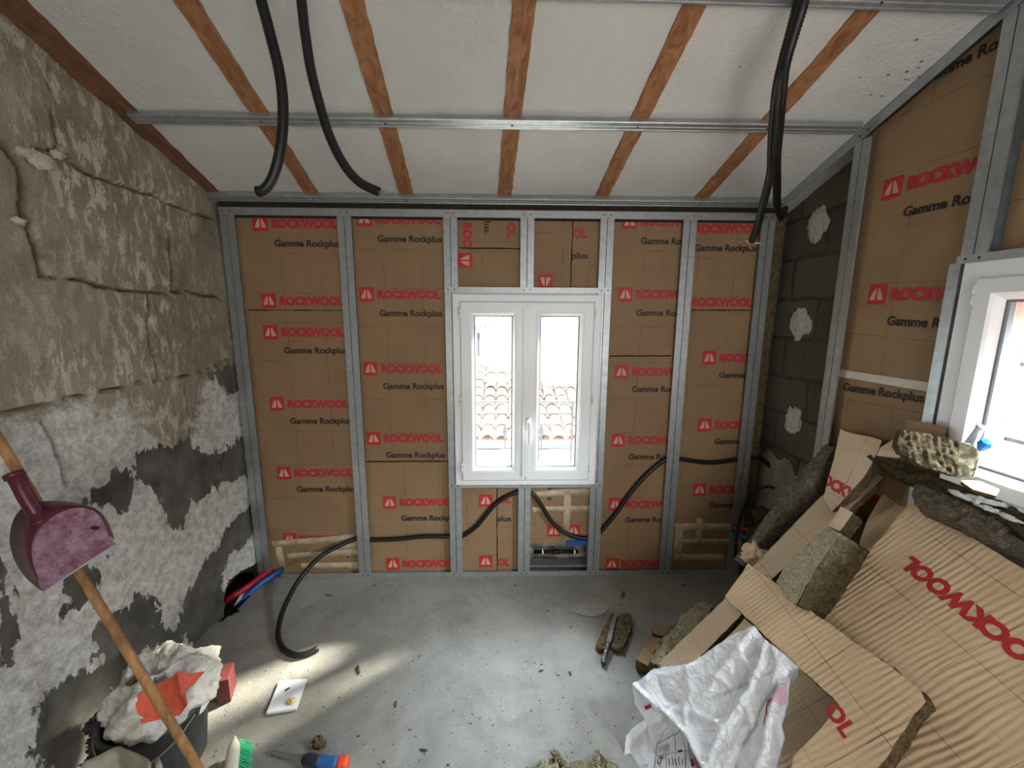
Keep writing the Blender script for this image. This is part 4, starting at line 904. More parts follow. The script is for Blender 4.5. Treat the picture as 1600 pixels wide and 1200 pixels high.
for l, (ins, dp) in enumerate(((.002, .012), (.010, .035), (.02, .06))):
    vs += [b3(*(p+(rc-p).normalized()*ins), bagh(p)-dp+.004*nz((p.x, p.y, l), 30)) for p in ring]
idx = {}
o0 = list(range(m_))
for l in range(3):
    A_ = o0 if l == 0 else list(range(n+(l-1)*m_, n+l*m_)); Bq = list(range(n+l*m_, n+(l+1)*m_))
    fs += [(A_[i], Bq[i], Bq[(i+1) % m_], A_[(i+1) % m_]) for i in range(m_)]
obj('bag_film', vs, fs, PLASTIC, bag, smooth=True)
def decal(name, polys, mats, parent, lift=.002, mi=None):
    V_, F_, M_ = [], [], []
    for k, P in enumerate(polys): b = len(V_); V_ += [(p.x, p.y, 0) for p in P]; F_.append(tuple(range(b, b+len(P)))); M_.append(mi[k] if mi else 0)
    V_, F_, M_ = clip_mesh(V_, F_, M_, [], .008)
    return obj(name, [b3(a, b, bagh(V((a, b)))+lift) for a, b, _ in V_], F_, mats, parent, mi=M_, smooth=True)
RB = plain('red_bag_print', (176, 30, 52), .35); RP = plain('faded_red_bag_print', (206, 168, 186), .35)
for L_ in (((1199, 1094), (1205, 1089), (1208, 1093), (1204, 1100), (1200, 1108), (1203, 1120), (1198, 1121), (1197, 1105)), ((1197, 1120), (1199, 1122), (1197, 1135), (1195, 1134)), ((1085, 1176), (1090, 1182), (1099, 1202), (1101, 1215), (1084, 1215)), ((1007, 1104), (1020, 1101), (1021, 1106), (1010, 1110))): decal('red_print', [[bp(*q_) for q_ in L_]], RB, bag)
decal('faded_print', [[bp(*q_) for q_ in L] for L in (((1216, 1078), (1231, 1066), (1231, 1100), (1222, 1104), (1212, 1098)),)], RP, bag)
def q4(u0, v0, u1, v1, w_): a, b = V((u0, v0)), V((u1, v1)); d = (b-a).normalized(); nn_ = V((-d.y, d.x))*w_/2; return [bp(*(a+nn_)), bp(*(a-nn_)), bp(*(b-nn_)), bp(*(b+nn_))]
lab = [q4(1020, 1160, 1045, 1146, .8), q4(1045, 1146, 1068, 1142, .8), q4(1020, 1160, 1016, 1215, .8), q4(1048, 1146, 1053, 1210, .6), q4(1028, 1178, 1070, 1170, .6), q4(1063, 1144, 1066, 1200, .6), q4(1035, 1176, 1036, 1200, .5),
       q4(1070, 1164, 1076, 1196, 1.6), q4(1076, 1162, 1083, 1194, 1.6), q4(1070, 1164, 1077, 1162, 1.6), q4(1076, 1196, 1083, 1194, 1.6), q4(1075, 1184, 1079, 1194, 5), q4(1053, 1172, 1060, 1170, 3)]
for k in range(9): lab.append(q4(1022+k*2.1, 1164-k*.5, 1023+k*2.1, 1174-k*.3, .5))
for k in range(6): lab.append(q4(1040+k*5, 1184-(k % 2)*3, 1041+k*5, 1194, 1.2))
decal('printed_label', lab, plain('black_label_ink', (40, 42, 48), .5), bag)
tv, tf = text_mesh('CE', .02); o_ = bp(1026, 1194); ex = (bp(1032, 1180)-o_); ey = (bp(1018, 1190)-o_)
V_, F_, M_ = clip_mesh([(*(o_+ex*a+ey*b*.8), 0) for a, b in tv], tf, [0]*len(tf), [], .008)
obj('label_lettering', [b3(a, b, bagh(V((a, b)))+.0025) for a, b, _ in V_], F_, bpy.data.materials['black_label_ink'], bag)

# ================================================================== ON THE FLOOR, RIGHT
def fl_board(label, px, z, t, **k):
    poly = [FL(u, v, z) for u, v in px]
    kw = dict(step=.02, amp=.003, ragged=.003, sideamp=.006, sstep=.008, group='scraps of insulation on the floor'); kw.update(k); km = kw.pop('km', K_RIGHT)
    return board('insulation_scrap', label, poly, (0, 0, 1), (1, 0, 0), t, km, **kw)
fl_board('kraft faced offcut on the floor between the long board and the knife', [(994, 1030), (1020, 996), (1062, 1002), (1026, 1048)], .055, .05)
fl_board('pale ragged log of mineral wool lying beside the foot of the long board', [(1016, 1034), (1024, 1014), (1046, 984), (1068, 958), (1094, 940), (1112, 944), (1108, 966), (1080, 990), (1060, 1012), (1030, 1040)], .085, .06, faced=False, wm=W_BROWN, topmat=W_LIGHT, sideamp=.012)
fl_board('small kraft scrap with a red mark beside the ragged wool log', [(1018, 979), (1050, 976), (1054, 986), (1036, 994), (1020, 990)], .02, .018, prints=[('S', FL(1048, 985, .02).x, FL(1048, 985, .02).y, 20)])
kn1 = fl_board('narrow brown sliver of mineral wool under the knife blade', [(930, 1010), (941, 985), (956, 957), (964, 958), (960, 985), (946, 1014)], .022, .02, faced=False, wm=W_BROWN, topmat=W_BROWN)
fl_board('ribbed brown strip of mineral wool right of the knife', [(952, 1008), (966, 964), (980, 956), (987, 962), (986, 985), (973, 1013), (962, 1014)], .024, .022, faced=False, wm=W_BROWN, topmat=W_BROWN, sideamp=.009)
t = thing('knife', 'kitchen knife with a black riveted handle lying on wool scraps', 'knife', FL(946, 1020, .02))
zk = .036; a, b, c = FL(941, 1037, zk-.02), FL(951, 1004, zk), FL(963, 955, zk)
mb = MB(); d = (b-a).normalized(); s_ = d.cross(V((0, 0, 1))).normalized(); pr = []
for k, (tt, w_) in enumerate(((0, .004), (.05, .011), (.18, .0115), (.4, .009), (.7, .0095), (1, .0085))):
    p = a.lerp(b, tt)+s_*(.004 if k < 2 else 0); pr.append([p-s_*w_-V((0, 0, .008)), p+s_*w_-V((0, 0, .008)), p+s_*(w_*1.05), p+s_*w_*.7+V((0, 0, .009)), p-s_*w_*.7+V((0, 0, .009)), p-s_*w_*1.05])
mb.add([x for q_ in pr for x in q_], [(i*6+j, i*6+(j+1) % 6, i*6+6+(j+1) % 6, i*6+6+j) for i in range(5) for j in range(6)]+[tuple(range(6))[::-1], tuple(range(30, 36))])
hdl = mb.build('handle', plain('black_knife_handle', (22, 22, 24), .35), t)
for k in (.2, .5, .82): MB().lathe([(0, .0105), (.0032, .0100), (.0036, .008)], a.lerp(b, k), 10).build('rivet', METAL, hdl)
MB().prism([b-s_*.011, b+s_*.009, c.lerp(b, .15)+s_*.009, c+s_*.004, c.lerp(b, .12)-s_*.006, c.lerp(b, .4)-s_*.0115], (0, 0, .0015)).build('blade', plain('worn_blade_steel', (150, 148, 144), .35, .8, .2, 40), t)
mb = MB()
for k in range(26):
    u = random.uniform(836, 960); v = 1192-18*sin(pi*(u-832)/132)*random.uniform(.2, 1)+random.uniform(0, 40); s = random.uniform(.018, .04)
    ax = V((random.uniform(-1, 1), random.uniform(-1, 1), random.uniform(-.3, .5))).normalized(); M = ax.to_track_quat('Z', 'Y').to_matrix()
    mb.blob(FL(u, v, s*.5), (s*.45, s*.35, s), seed=k*1.7, amp=.8, fr=2.4, n=12, M=M, flat=.001)
mb.build('x', W_LIGHT, None, smooth=True, at_=FL(900, 1195)); o = bpy.context.scene.objects['x']; o.name = 'wool_clump'; o.data.name = 'wool_clump'
W_TUFT = wool('mineral_wool_tuft', (112, 98, 74), (206, 194, 166), 1.2); o.data.materials[0] = W_TUFT
tag(o, 'loose tangled clump of pale brown mineral wool at the bottom edge of the photo', 'wool clump')
# crumbs
def crumb(u, v, s, lb, grp, k, m=W_BROWN, st=1.0):
    c = FL(u, v, s*.25); M = Matrix.Rotation(random.uniform(0, 3.1), 3, 'Z'); mb = MB().blob(c, (s*st, s*.55, s*.35), seed=k*2.3, amp=.7, fr=2, n=8, M=M, flat=.0005)
    tag(mb.build('wool_crumb', m, None, smooth=True, at_=FL(u, v)), lb, 'wool crumb', grp)
big_ = [(974, 929, .013, 2, 'curled brown wool flake on the floor beyond the knife, nearest the right corner'), (891, 1052, .010, 1, 'small rounded wool crumb on the floor, nearest left of the knife handle'), (845, 1048, .009, 1.2, 'wool crumb on the floor left of the rounded crumb near the knife'),
        (804, 915, .008, 1.2, 'brown crumb on the floor just in front of the short stud below the window'), (513, 930, .010, 1.8, 'dark brown flake on the floor right of the curling black conduit'), (560, 1046, .011, 2.2, 'long thin splinter of wool on the floor near the sunlight streak'),
        (618, 1100, .010, 1.4, 'brown chip on the floor in the middle of the sunlight streak'), (662, 1172, .009, 1.5, 'dark chip on the floor right of the blue handled saw'), (1108, 912, .010, 1.6, 'dark flake on the shaded floor closest to the pile and the back wall'), (1068, 914, .009, 1.3, 'dark flake on the shaded floor under the taped corner board'),
        (585, 915, .007, 1.2, 'small crumb on the floor at the foot of the second stud'), (855, 955, .007, 1, 'small crumb on the floor left of the pale plaster smear')]
for k, (u, v, s, st, lb) in enumerate(big_): crumb(u, v, s, lb, 'crumbs of wool on the floor', k, st=st)
mb = MB()
for k, (u, v, s) in enumerate(((969, 945, .005), (941, 1043, .004), (872, 1055, .006), (846, 1038, .005), (892, 980, .005), (625, 915, .005), (835, 1035, .004), (820, 1034, .004), (1082, 900, .007), (700, 1075, .004), (830, 1110, .004), (735, 1130, .004), (880, 1090, .004), (655, 1025, .005), (760, 990, .004), (480, 1070, .004), (560, 1150, .005), (640, 1140, .005), (505, 1105, .004), (530, 1090, .004), (600, 1190, .005), (700, 1195, .005))):
    mb.blob(FL(u, v, s*.25), (s*1.2, s*.6, s*.4), seed=k*2.3, amp=.7, fr=2, n=5)
for k in range(700):
    u = random.uniform(330, 1000); v = random.uniform(925, 1215); c = FL(u, v, .0006)
    if c.x < -1.36: continue
    s = random.choice((.0012, .0015, .002, .003)); mb.blob(c, (s, s*.8, s*.6), seed=k, amp=.5, n=3)
tag(mb.build('grit', plain('grit', (96, 88, 78), .95, var=.5, vscale=50), None, at_=(0, 1.4, 0)), 'fine grit and dust grains over the concrete floor', 'grit', kind='stuff')
# thin dried plaster smear
sm_ = [FL(u, v, .0035) for u, v in ((893, 952), (905, 944), (935, 940), (950, 938), (953, 950), (940, 961), (922, 964), (900, 958))]
MB().prism(sm_[::-1], (0, 0, .0015)).build('plaster_smear', plain('dried_plaster_smear', (152, 149, 142), .9, var=.1), bpy.data.objects['floor'])

# ================================================================== CABLES AND CONDUITS
path = [BW(u, v, y) for u, v, y in ((497, 1013, 1.50), (500, 1012, 1.5))][:0]
fl_ = [FL(497, 1013, .013), FL(480, 1021, .012), FL(462, 1023, .012), FL(444, 1015, .013), FL(435, 998, .015), BW(436, 975, 1.80), BW(446, 945, 1.90), BW(468, 905, 2.02), BW(500, 870, 2.12), BW(530, 853, 2.175), BW(556, 842, 2.213)]
fl_ += [BW(u, v, 2.2135) for u, v in ((568, 842), (580, 843), (620, 842), (660, 838), (695, 838), (712, 840), (722, 838), (745, 822), (772, 790), (795, 774), (812, 769), (823, 769), (833, 772), (846, 790), (862, 815), (882, 832), (905, 840), (925, 840), (937, 832), (960, 805), (985, 770), (1010, 742), (1035, 721), (1052, 716), (1066, 718), (1110, 723), (1150, 718), (1165, 715))]
cord('black_conduit', 'long black conduit threaded through the back wall studs, its end curled on the floor', 'conduit', fl_, .0125, ribs=False)
cord('black_conduit', 'black conduit coming out of the right corner stud across the pale plaster', 'conduit', [BW(1170, 716, 2.214), BW(1186, 716, 2.214), BW(1196, 722, 2.20), BW(1212, 735, 2.17), BW(1232, 748, 2.09), BW(1252, 757, 2.02), BW(1285, 785, 1.93)], .0125, ribs=False)
cord('black_cable', 'thin black cable end curling up low in the dark right corner', 'cable', [BW(1148, 870, 2.16), BW(1153, 825, 2.17), BW(1163, 790, 2.17), BW(1180, 768, 2.15), BW(1198, 760, 2.12), BW(1210, 763, 2.10)], .008, ribs=False)
GC = 'black corrugated conduits hanging from the ceiling'
def top(u, Y): p = BW(u, 0, Y); return V((p.x, p.y, ceil_z(Y)+.01))
A_ = [BW(u, v, 1.22) for u, v in ((402, -60), (406, -10), (420, 45), (436, 110), (442, 160), (441, 210), (434, 252), (424, 282), (412, 297), (402, 299))]
A_ = [V((A_[0].x-.01, 1.22, ceil_z(1.22)+.004))]+A_[2:] if A_[0].z > ceil_z(1.22) else A_
oA = cord('hanging_conduit', 'black corrugated conduit hanging from the ceiling, leftmost, its end hooked to the left', 'conduit', A_, .0135, GC)
B_ = [BW(u, v, 1.22) for u, v in ((473, 20), (478, 60), (486, 110), (500, 165), (516, 215), (538, 258), (562, 285), (592, 300))]; B_ = [V((B_[0].x-.004, 1.22, ceil_z(1.22)+.004))]+B_
oB = cord('hanging_conduit', 'black corrugated conduit hanging from the ceiling, its end sweeping right toward the middle', 'conduit', B_, .0125, GC)
e = B_[-1]; mb = MB()
for k in range(3): mb.tube([e, e+V((.012+.004*k, -.002, .004*(k-1))), e+V((.022, 0, .006*(k-1)-.004))], .0013, 5)
mb.build('bare_wire', METAL2, oB)
C_ = [BW(u, v, y) for u, v, y in ((1247, 8, 1.26), (1236, 50, 1.30), (1225, 90, 1.34), (1214, 140, 1.40), (1208, 200, 1.5), (1206, 235, 1.56), (1204, 270, 1.63), (1192, 320, 1.72), (1184, 352, 1.78), (1174, 378, 1.82))]
C_ = [V((C_[0].x+.004, 1.25, ceil_z(1.25)+.004))]+C_
oC = cord('hanging_conduit', 'black hanging conduit on the right whose bare orange and white wires stick out', 'conduit', C_, .0145, GC)
e = C_[-1]
MB().tube([e, e+V((-.010, 0, -.012)), e+V((-.004, -.01, -.035))], .0022, 6).build('orange_wire', plain('orange_wire', (226, 126, 84), .5), oC, smooth=True)
MB().tube([e, e+V((.014, 0, -.004)), e+V((.045, 0, -.006))], .0018, 6).tube([e, e+V((-.012, 0, -.002)), e+V((-.022, 0, .006))], .0018, 6).build('white_wire', PVC, oC, smooth=True)
D_ = [BW(u, v, y) for u, v, y in ((1254, 8, 1.24), (1240, 55, 1.27), (1226, 105, 1.31), (1221, 150, 1.37), (1217, 200, 1.46), (1214, 232, 1.53), (1213, 260, 1.62), (1214, 290, 1.75), (1214, 315, 1.9), (1216, 330, 2.02), (1221, 340, 2.08))]
D_ = [V((D_[0].x+.004, 1.23, ceil_z(1.23)+.004))]+D_
cord('hanging_conduit', 'black hanging conduit reaching into the ceiling corner above the concrete blocks', 'conduit', D_, .0145, GC)
# coloured water conduits
REDP = plain('red_plastic_conduit', (176, 24, 52), .38, var=.1, vscale=30); BLUP = plain('blue_plastic_conduit', (36, 96, 170), .38, var=.1, vscale=30)
p1 = [FL(345, 945, -.06), FL(360, 934, .0), FL(385, 918, .022), FL(412, 898, .035), FL(440, 876, .05)]
cord('red_conduit', 'red plastic conduit rising out of the hole in the left corner of the floor', 'conduit', p1, .017, m=REDP, ribs=False)
cord('blue_conduit', 'blue plastic conduit beside the red one in the left corner', 'conduit', [FL(372, 945, -.05), FL(400, 918, .012), FL(428, 898, .03), FL(460, 877, .045)], .015, m=BLUP, ribs=False)
cord('red_conduit', 'red plastic conduit low in the dark right corner below the taped patch', 'conduit', [BW(1143, 825, 2.19), BW(1160, 826, 2.17), BW(1178, 832, 2.12), BW(1196, 843, 2.06)], .010, m=REDP, ribs=False)
cord('blue_conduit', 'blue plastic conduit low in the dark right corner under the red one', 'conduit', [BW(1143, 833, 2.19), BW(1158, 837, 2.17), BW(1176, 846, 2.12), BW(1192, 856, 2.07)], .010, m=BLUP, ribs=False)

# ================================================================== LEFT CORNER: BROOM, DUSTPAN, BUCKET
bc_ = V((-1.165, 1.20, 0)); bk = thing('bucket', 'dusty black mason bucket stuffed with crumpled white sacking beside the stone wall', 'bucket', bc_)
BKM = plain('dusty_black_bucket', (58, 60, 62), .6, var=.45, vscale=26, bmp=.2)
MB().lathe([(0, .004), (.112, .0), (.118, .01), (.140, .222), (.150, .224), (.152, .236), (.146, .240), (.137, .236), (.133, .22), (.110, .012), (0, .010)], bc_, 56).build('pail', BKM, bk, smooth=True)
MB().tube(smooth_path([bc_+V((.152*cos(a), .152*sin(a), .225-.07*sin((a+2.5)/2.3*pi))) for a in [-2.5+k*.23 for k in range(11)]], 5), .0028, 8).build('handle', METAL2, bk, smooth=True)
SACK, nt, bs = mat('crumpled_white_sack'); p = pos(nt)
lk(nt, mixc(nt, ramp(nt, ntex(nt, p, 14, 7, .7, 1.5), (.38, 0), (.6, 1)), srgb(196, 190, 178), srgb(236, 234, 230)), bs.inputs[0]); bs.inputs['Roughness'].default_value = .5
bump(nt, bs, ntex(nt, p, 26, 6, .65, 2.2), .9, .012)
def sack(c, rx, ry, rz, seed, amp, n=40, tilt=0):
    mb = MB(); vs = []
    for i in range(n+1):
        th = pi*.62*i/n
        for k in range(2*n):
            ph = pi*k/n; d = V((sin(th)*cos(ph), sin(th)*sin(ph), cos(th))); f = 1+amp*(.35*fb(d*1.5, 1, 2, seed)-.30*abs(noise.noise(d*4.0+V((seed, 0, 0))))-.16*abs(noise.noise(d*9+V((0, seed, 0)))))
            x = V((d.x*rx, d.y*ry, d.z*rz))*f; rmax = .128
            if c.z+x.z < .235 and hypot(x.x, x.y) > rmax: s_ = rmax/hypot(x.x, x.y); x.x *= s_; x.y *= s_
            vs.append(c+x)
    m2 = 2*n; return mb.add(vs, [(i*m2+k, i*m2+(k+1) % m2, (i+1)*m2+(k+1) % m2, (i+1)*m2+k) for i in range(n) for k in range(m2)])
sc = bc_+V((.01, .02, .235))
sk = tag(sack(sc, .170, .160, .150, 3.1, .75).build('crumpled_sack', SACK, None, smooth=True, at_=sc), 'crumpled white plastic sack with faint print filling the black bucket', 'sack')
# print spots on the sack / debris in it
mb = MB().blob(sc+V((-.03, -.045, .115)), (.024, .02, .012), seed=2, amp=.7, n=10); mb.build('wool_tuft', W_BROWN, sk, smooth=True)
MB().blob(sc+V((.022, -.05, .115)), (.010, .014, .014), seed=5, amp=.7, n=10).build('green_print', plain('teal_print', (40, 130, 126), .5), sk, smooth=True)
# orange folded cloth on the sack
op = [(208, 1092), (232, 1075), (262, 1062), (280, 1049), (300, 1052), (320, 1049), (305, 1066), (290, 1080), (296, 1100), (280, 1118), (250, 1124), (222, 1131), (214, 1110)]
oN = V((.25, -.70, .67)).normalized(); oP = bc_+V((.01, -.06, .395)); o3 = [on(u, v, oN, oN.dot(oP)) for u, v in op]
oU = V((1, 0, 0)); oU = (oU-oN*oU.dot(oN)).normalized(); oW = oN.cross(oU); o2 = [V(((p-o3[0]).dot(oU), (p-o3[0]).dot(oW))) for p in o3]
ring = []
for i in range(len(o2)):
    a, b = o2[i], o2[(i+1) % len(o2)]; k = max(1, int((b-a).length/.006)); ring += [a+(b-a)*(j/k) for j in range(k)]
pts = list(ring); x0, x1 = min(p.x for p in ring), max(p.x for p in ring); y0, y1 = min(p.y for p in ring), max(p.y for p in ring); yy = y0+.003
while yy < y1:
    xx = x0+.003
    while xx < x1:
        if inside((xx, yy), ring): pts.append(V((xx, yy)))
        xx += .005
    yy += .005
r = delaunay_2d_cdt(pts, [(i, (i+1) % len(ring)) for i in range(len(ring))], [], 1, 1e-6); fold = [o2[3], (o2[3]+o2[9])/2+V((.01, 0)), o2[8]]
hh = lambda p: .016*math.exp(-min(dseg(p, fold[i], fold[i+1]) for i in range(2))/.014)+.006*fb((p.x, p.y, 0), 22, 3)
vs = [o3[0]+oU*p.x+oW*p.y+oN*hh(p) for p in r[0]]; k = len(vs); vs += [v-oN*.004 for v in vs]; m_ = len(ring)
fs = list(r[2])+[tuple(i+k for i in f)[::-1] for f in r[2]]+[(i, i+k, (i+1) % m_+k, (i+1) % m_) for i in range(m_)]
tag(obj('orange_cloth', vs, fs, plain('orange_red_cloth', (214, 92, 68), .6, var=.16, vscale=30, bmp=.4, bscale=60), at_=o3[0], smooth=True), 'folded orange red sheet lying on the white sack in the bucket', 'sheet')
rb = V((-1.12, 1.455, 0)); M = Matrix.Translation(rb) @ Matrix.Rotation(.35, 4, 'Z')
mb = MB().box((-.022, -.045, .0), (.022, .045, .105), 0, M); o = mb.build('red_box', plain('dull_red_box', (100, 42, 40), .7, var=.12), None, at_=rb); bv = o.modifiers.new('b', 'BEVEL'); bv.width = .003; bv.segments = 2
tag(o, 'small dull red box standing behind the bucket on the floor', 'box')
mb = MB()
for k in range(9):
    a = k*.9; q_ = V((-1.335+.02*sin(a), 1.16+.03*cos(a*1.3)+.004*k, .02+.024*k)); mb.blob(q_, (.034, .03, .02), seed=k*2, amp=.7, fr=2.5, n=12)
tag(mb.build('twisted_bundle', plain('dusty_black_plastic', (50, 50, 50), .5, var=.5, vscale=40, bmp=.8), None, smooth=True, at_=(-1.335, 1.16, 0)), 'twisted dusty black plastic bundle between the bucket and the stone wall', 'plastic bundle')
# dusty shovel blade at the bottom edge
sh = thing('shovel', 'dusty grey shovel blade at the bottom left corner, in front of the bucket', 'shovel', FL(170, 1230, .0)); 
cpx = [(118, 1208), (132, 1190), (156, 1178), (180, 1167), (188, 1165), (196, 1170), (214, 1176), (232, 1186), (237, 1193), (232, 1240), (180, 1290), (120, 1260)]
c3 = [FL(u, v, .275-.0012*max(0, v-1195)) for u, v in cpx]; cc = sum(c3, V((0, 0, 0)))/len(c3); vs = []; K = 6
for l in range(K+1):
    for p in c3: q_ = cc.lerp(p, 1-l/K); vs.append(q_+V((0, 0, -.035*(1-(1-l/K)**2)+.004*nz(q_, 30))))
n = len(c3); fs = [(l*n+i, l*n+(i+1) % n, (l+1)*n+(i+1) % n, (l+1)*n+i) for l in range(K) for i in range(n)]
o = obj('blade', vs, fs, plain('dusty_dried_mortar_steel', (150, 144, 130), .85, var=.25, vscale=30, bmp=.4), sh, smooth=True); so = o.modifiers.new('s', 'SOLIDIFY'); so.thickness = .004
MB().tube([FL(245, 1186, .262), FL(249, 1200, .26), FL(245, 1225, .24)], [.006, .008, .008], 10).build('rim_tab', plain('dusty_pale_metal', (176, 172, 160), .7), sh, smooth=True)

# broom
st_t, st_b = BW(0, 690, 1.12), BW(310, 1200, 1.02); sd_ = (st_b-st_t).normalized()
k_ = (0.035-st_b.z)/sd_.z; st_e = st_b+sd_*k_; st_s = st_t-sd_*.03
lim = (XL+.03-st_t.x)/(-sd_.x); st_s = st_t-sd_*max(.0, min(.12, lim))
br_ = thing('broom', 'wooden handled broom with green bristles leaning on the stone wall', 'broom', V((st_e.x, st_e.y, 0)))
MB().tube([st_s-sd_*0.0, st_t, st_t.lerp(st_e, .5), st_e], [.0115, .0118, .0122, .0122], 20).build('stick', STICK, br_, smooth=True)
ha, hb_ = FL(335, 1225, .045), FL(368, 1154, .05); hd_ = (hb_-ha); hd_.z = 0; hd_.normalize(); hs = V((hd_.y, -hd_.x, 0)); ha2 = V((st_e.x, st_e.y, .045))-hd_*.06
mb = MB(); L = (hb_-ha2).length; rr = []; K = 16
for i in range(K+1):
    s = i/K; p = ha2.lerp(hb_, s); w_ = .022*sqrt(max(0.02, 1-(2*s-1)**6)); rr.append([p+hs*(w_*cos(a))+V((0, 0, .014*sin(a))) for a in [2*pi*j/12 for j in range(12)]])
mb.add([x for q_ in rr for x in q_], [(i*12+j, i*12+(j+1) % 12, i*12+12+(j+1) % 12, i*12+12+j) for i in range(K) for j in range(12)]+[tuple(range(12))[::-1], tuple(range(K*12, K*12+12))])
mb.build('head', plain('dusty_white_broom_head', (226, 222, 206), .6, var=.06), br_, smooth=True)
mb = MB()
for k in range(420):
    s = random.random(); p = ha2.lerp(hb_, s)+hs*.012+V((0, 0, random.uniform(-.012, .004))); d = (hs*random.uniform(.6, 1.1)+V((0, 0, -.9))+hd_*random.uniform(-.35, .35)); q_ = p+d*.04; q_.z = max(.002, q_.z)
    mb.tube([p, p.lerp(q_, .5)+V((random.uniform(-.003, .003), random.uniform(-.003, .003), .003)), q_], .0012, 4)
mb.build('bristles', plain('green_bristle', (46, 186, 128), .5), br_)
# dustpan clipped on the stick
DM, nt, bs = mat('worn_purple_plastic'); p = pos(nt)
lk(nt, mixc(nt, mth(nt, 'MULTIPLY', ramp(nt, ntex(nt, p, 30, 9, .8, .2), (.38, 0), (.66, 1)), .85), srgb(116, 62, 84), srgb(186, 160, 178)), bs.inputs[0]); bs.inputs['Roughness'].default_value = .3; bump(nt, bs, ntex(nt, p, 60, 5), .12, .003)
DM2 = plain('purple_plastic', (88, 34, 50), .28, var=.12, vscale=30)
dp = thing('dustpan', 'worn purple plastic dustpan clipped on the broom handle', 'dustpan', BW(95, 850, 1.02))
outer = [(66, 922), (40, 899), (22, 868), (17, 838), (25, 808), (45, 788), (75, 784), (105, 785), (130, 790), (150, 797), (166, 814), (177, 842)]
inner = [(60, 899), (54, 880), (53, 858), (58, 838), (69, 820), (85, 806), (104, 797), (125, 793), (143, 796), (156, 806), (164, 820), (169, 836)]
sp_ = lambda L: [(p.x, p.y) for p in resample(smooth_path([V((a, b, 0)) for a, b in L], 6), 4)]
so_ = smooth_path([V((a, b, 0)) for a, b in outer], 5); si_ = smooth_path([V((a, b, 0)) for a, b in inner], 5); n = len(so_)
ND = V((.28, -.93, .22)).normalized(); dpl = lambda u, v, off: on(u, v, ND, ND.dot(BW(95, 850, 1.03))+off)
L0 = [dpl(p.x, p.y, -.045) for p in so_]; L1 = [dpl(p.x*.25+q_.x*.75, p.y*.25+q_.y*.75, -.006) for p, q_ in zip(so_, si_)]; L2 = [dpl(p.x, p.y, 0) for p in si_]
vs = L0+L1+L2; fs = [(l*n+i, l*n+i+1, (l+1)*n+i+1, (l+1)*n+i) for l in range(2) for i in range(n-1)]
o = obj('pan_wall', vs, fs, DM2, dp, smooth=True); so = o.modifiers.new('s', 'SOLIDIFY'); so.thickness = .0025
c_ = sum(L2, V((0, 0, 0)))/n; vs = L2+[c_]; fs = [(i, i+1, n) for i in range(n-1)]+[(n-1, 0, n)]
e0, e1 = dpl(68, 924, -.010), dpl(181, 850, -.010); vs += [L2[0].lerp(e0, .5)+ND*.004, L2[-1].lerp(e1, .5)+ND*.004, e0, e1]; fs += [(0, n-1, n+2, n+1), (n+1, n+2, n+4, n+3)]
o = obj('pan_plate', vs, fs, DM, dp); so = o.modifiers.new('s', 'SOLIDIFY'); so.thickness = .0025; so.offset = -1
MB().tube([e0+ND*.001, e0.lerp(e1, .5)+ND*.001, e1+ND*.001], .0028, 8).build('lip_highlight', plain('pale_lip_highlight', (178, 178, 190), .4), dp, smooth=True)  # pale tube on the lip edge; its highlight is put into the colour
MB().blob(dpl(148, 825, .003), (.013, .004, .006), seed=1, amp=.1, n=10).build('latch_hole', plain('dark_plastic', (60, 24, 36), .5), dp, smooth=True)
nk = smooth_path([dpl(22, 742, -.012), dpl(30, 755, -.01), dpl(40, 775, -.012), dpl(54, 797, -.016), dpl(66, 815, -.02)], 6)
MB().tube(nk, [.0185, .0165, .016]+[.017]*(len(nk)-7)+[.02, .023, .027, .030], 20).tube([nk[0]-(nk[1]-nk[0]).normalized()*.004, nk[0]+(nk[1]-nk[0]).normalized()*.008], .021, 20).build('socket', DM2, dp, smooth=True)

# booklet, saw
bl = [FL(u, v, .010) for u, v in ((437, 1063), (479, 1061), (463, 1107), (416, 1114))]
bk_ = thing('booklet', 'white paper booklet lying open side up on the floor in the sunlight patch', 'booklet', FL(448, 1090))
MB().prism([p-V((0, 0, .001)) for p in bl][::-1], (0, 0, -.008)).build('pages', plain('paper_pages', (214, 212, 204), .8), bk_)
MB().prism(bl, (0, 0, .0008)).build('cover', plain('paper_cover', (228, 230, 238), .6), bk_)
mb = MB()
for k in range(13):
    s = .10+k*.062; a = bl[0].lerp(bl[3], s).lerp(bl[1].lerp(bl[2], s), .12); b = bl[0].lerp(bl[3], s).lerp(bl[1].lerp(bl[2], s), random.uniform(.5, .9)); d = (bl[3]-bl[0]).normalized()*.0010
    mb.add([a+V((0, 0, .0013)), b+V((0, 0, .0013)), b+d+V((0, 0, .0013)), a+d+V((0, 0, .0013))], [(0, 1, 2, 3)])
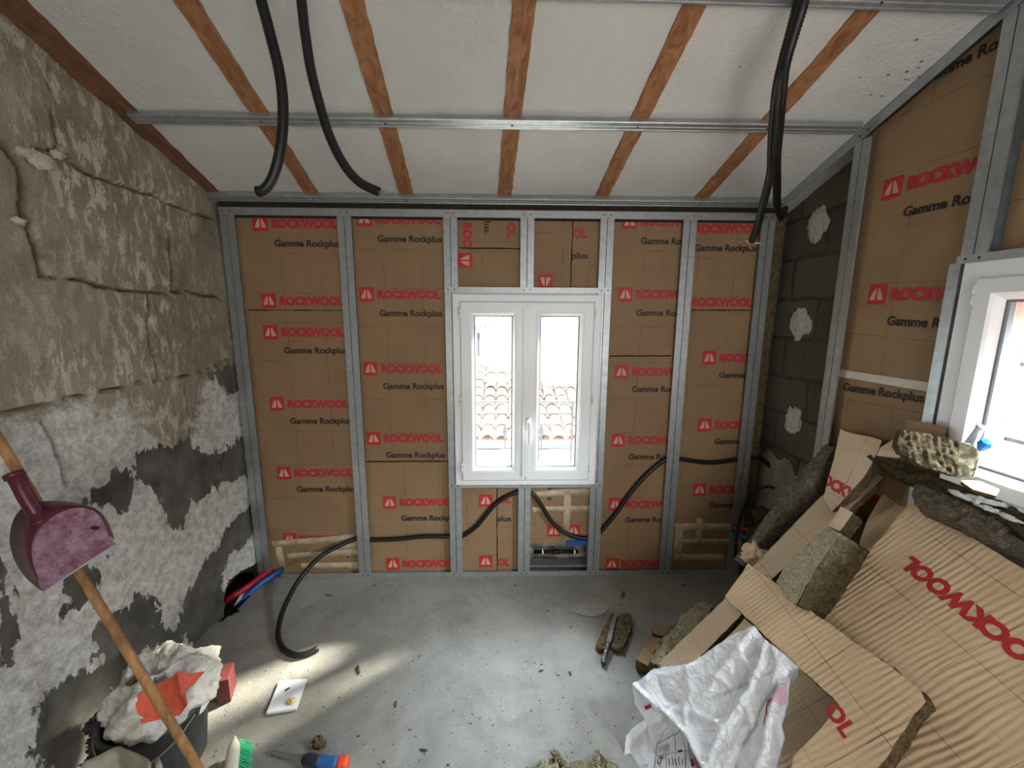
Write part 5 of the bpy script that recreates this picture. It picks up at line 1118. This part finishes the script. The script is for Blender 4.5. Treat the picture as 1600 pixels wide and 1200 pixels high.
mb.build('text_lines', plain('grey_text_ink', (172, 174, 186), .7), bk_)
c = FL(455, 1095, .016); tag(MB().blob(c, (.016, .012, .006), seed=8, amp=.6, n=10).build('wool_tuft', plain('yellow_foam_tuft', (206, 182, 112), .9, var=.3, vscale=60), None, smooth=True, at_=c), 'yellowish tuft lying on the white booklet', 'tuft')
c = FL(449, 1077, .012); tag(MB().blob(c, (.012, .004, .002), seed=3, amp=.6, n=8, M=Matrix.Rotation(.9, 3, 'Z')).build('wool_crumb', W_DARK, None, smooth=True, at_=c), 'dark splinter of wool lying on the white booklet', 'wool crumb')
sw_ = thing('jab_saw', 'hand saw with a blue and orange handle at the bottom edge of the floor', 'saw', FL(505, 1188))
a, b, c, d = FL(474, 1186, .022), FL(500, 1190, .024), FL(528, 1192, .022), FL(545, 1190, .022)
MB().tube(smooth_path([a, b], 6), [.014, .018, .019, .019, .018, .018, .018], 16).build('grip', plain('black_grip_rubber', (30, 36, 50), .5), sw_, smooth=True)
MB().tube(smooth_path([b.lerp(a, .2), c], 6), [.0175]*7, 16).build('handle', plain('blue_handle_plastic', (40, 92, 150), .4), sw_, smooth=True)
MB().tube(smooth_path([c, d], 4), [.0175, .018, .019, .020, .016], 16).build('end_cap', plain('orange_cap_plastic', (232, 86, 50), .4), sw_, smooth=True)
e1 = FL(418, 1174, .008); s_ = V((0, 0, 1)).cross((e1-a).normalized()); mb = MB(); P = [a+s_*.010, e1.lerp(a, .05)+s_*.005, e1, e1.lerp(a, .03)-s_*.004]; K = 26; base = [e1.lerp(a, k/K)-s_*(.005+.006*k/K+(.003 if k % 2 else 0)) for k in range(1, K+1)]
mb.prism(P[:3]+base, (0, 0, .0014)); mb.build('blade', plain('saw_steel', (176, 176, 186), .35, .8), sw_)
c = FL(498, 1160, .02); tag(MB().blob(c, (.022, .014, .022), seed=5, amp=.7, fr=2.2, n=14, flat=.001).build('wool_tuft', W_BROWN, None, smooth=True, at_=c), 'brown tuft of wool standing behind the blue saw handle', 'tuft')
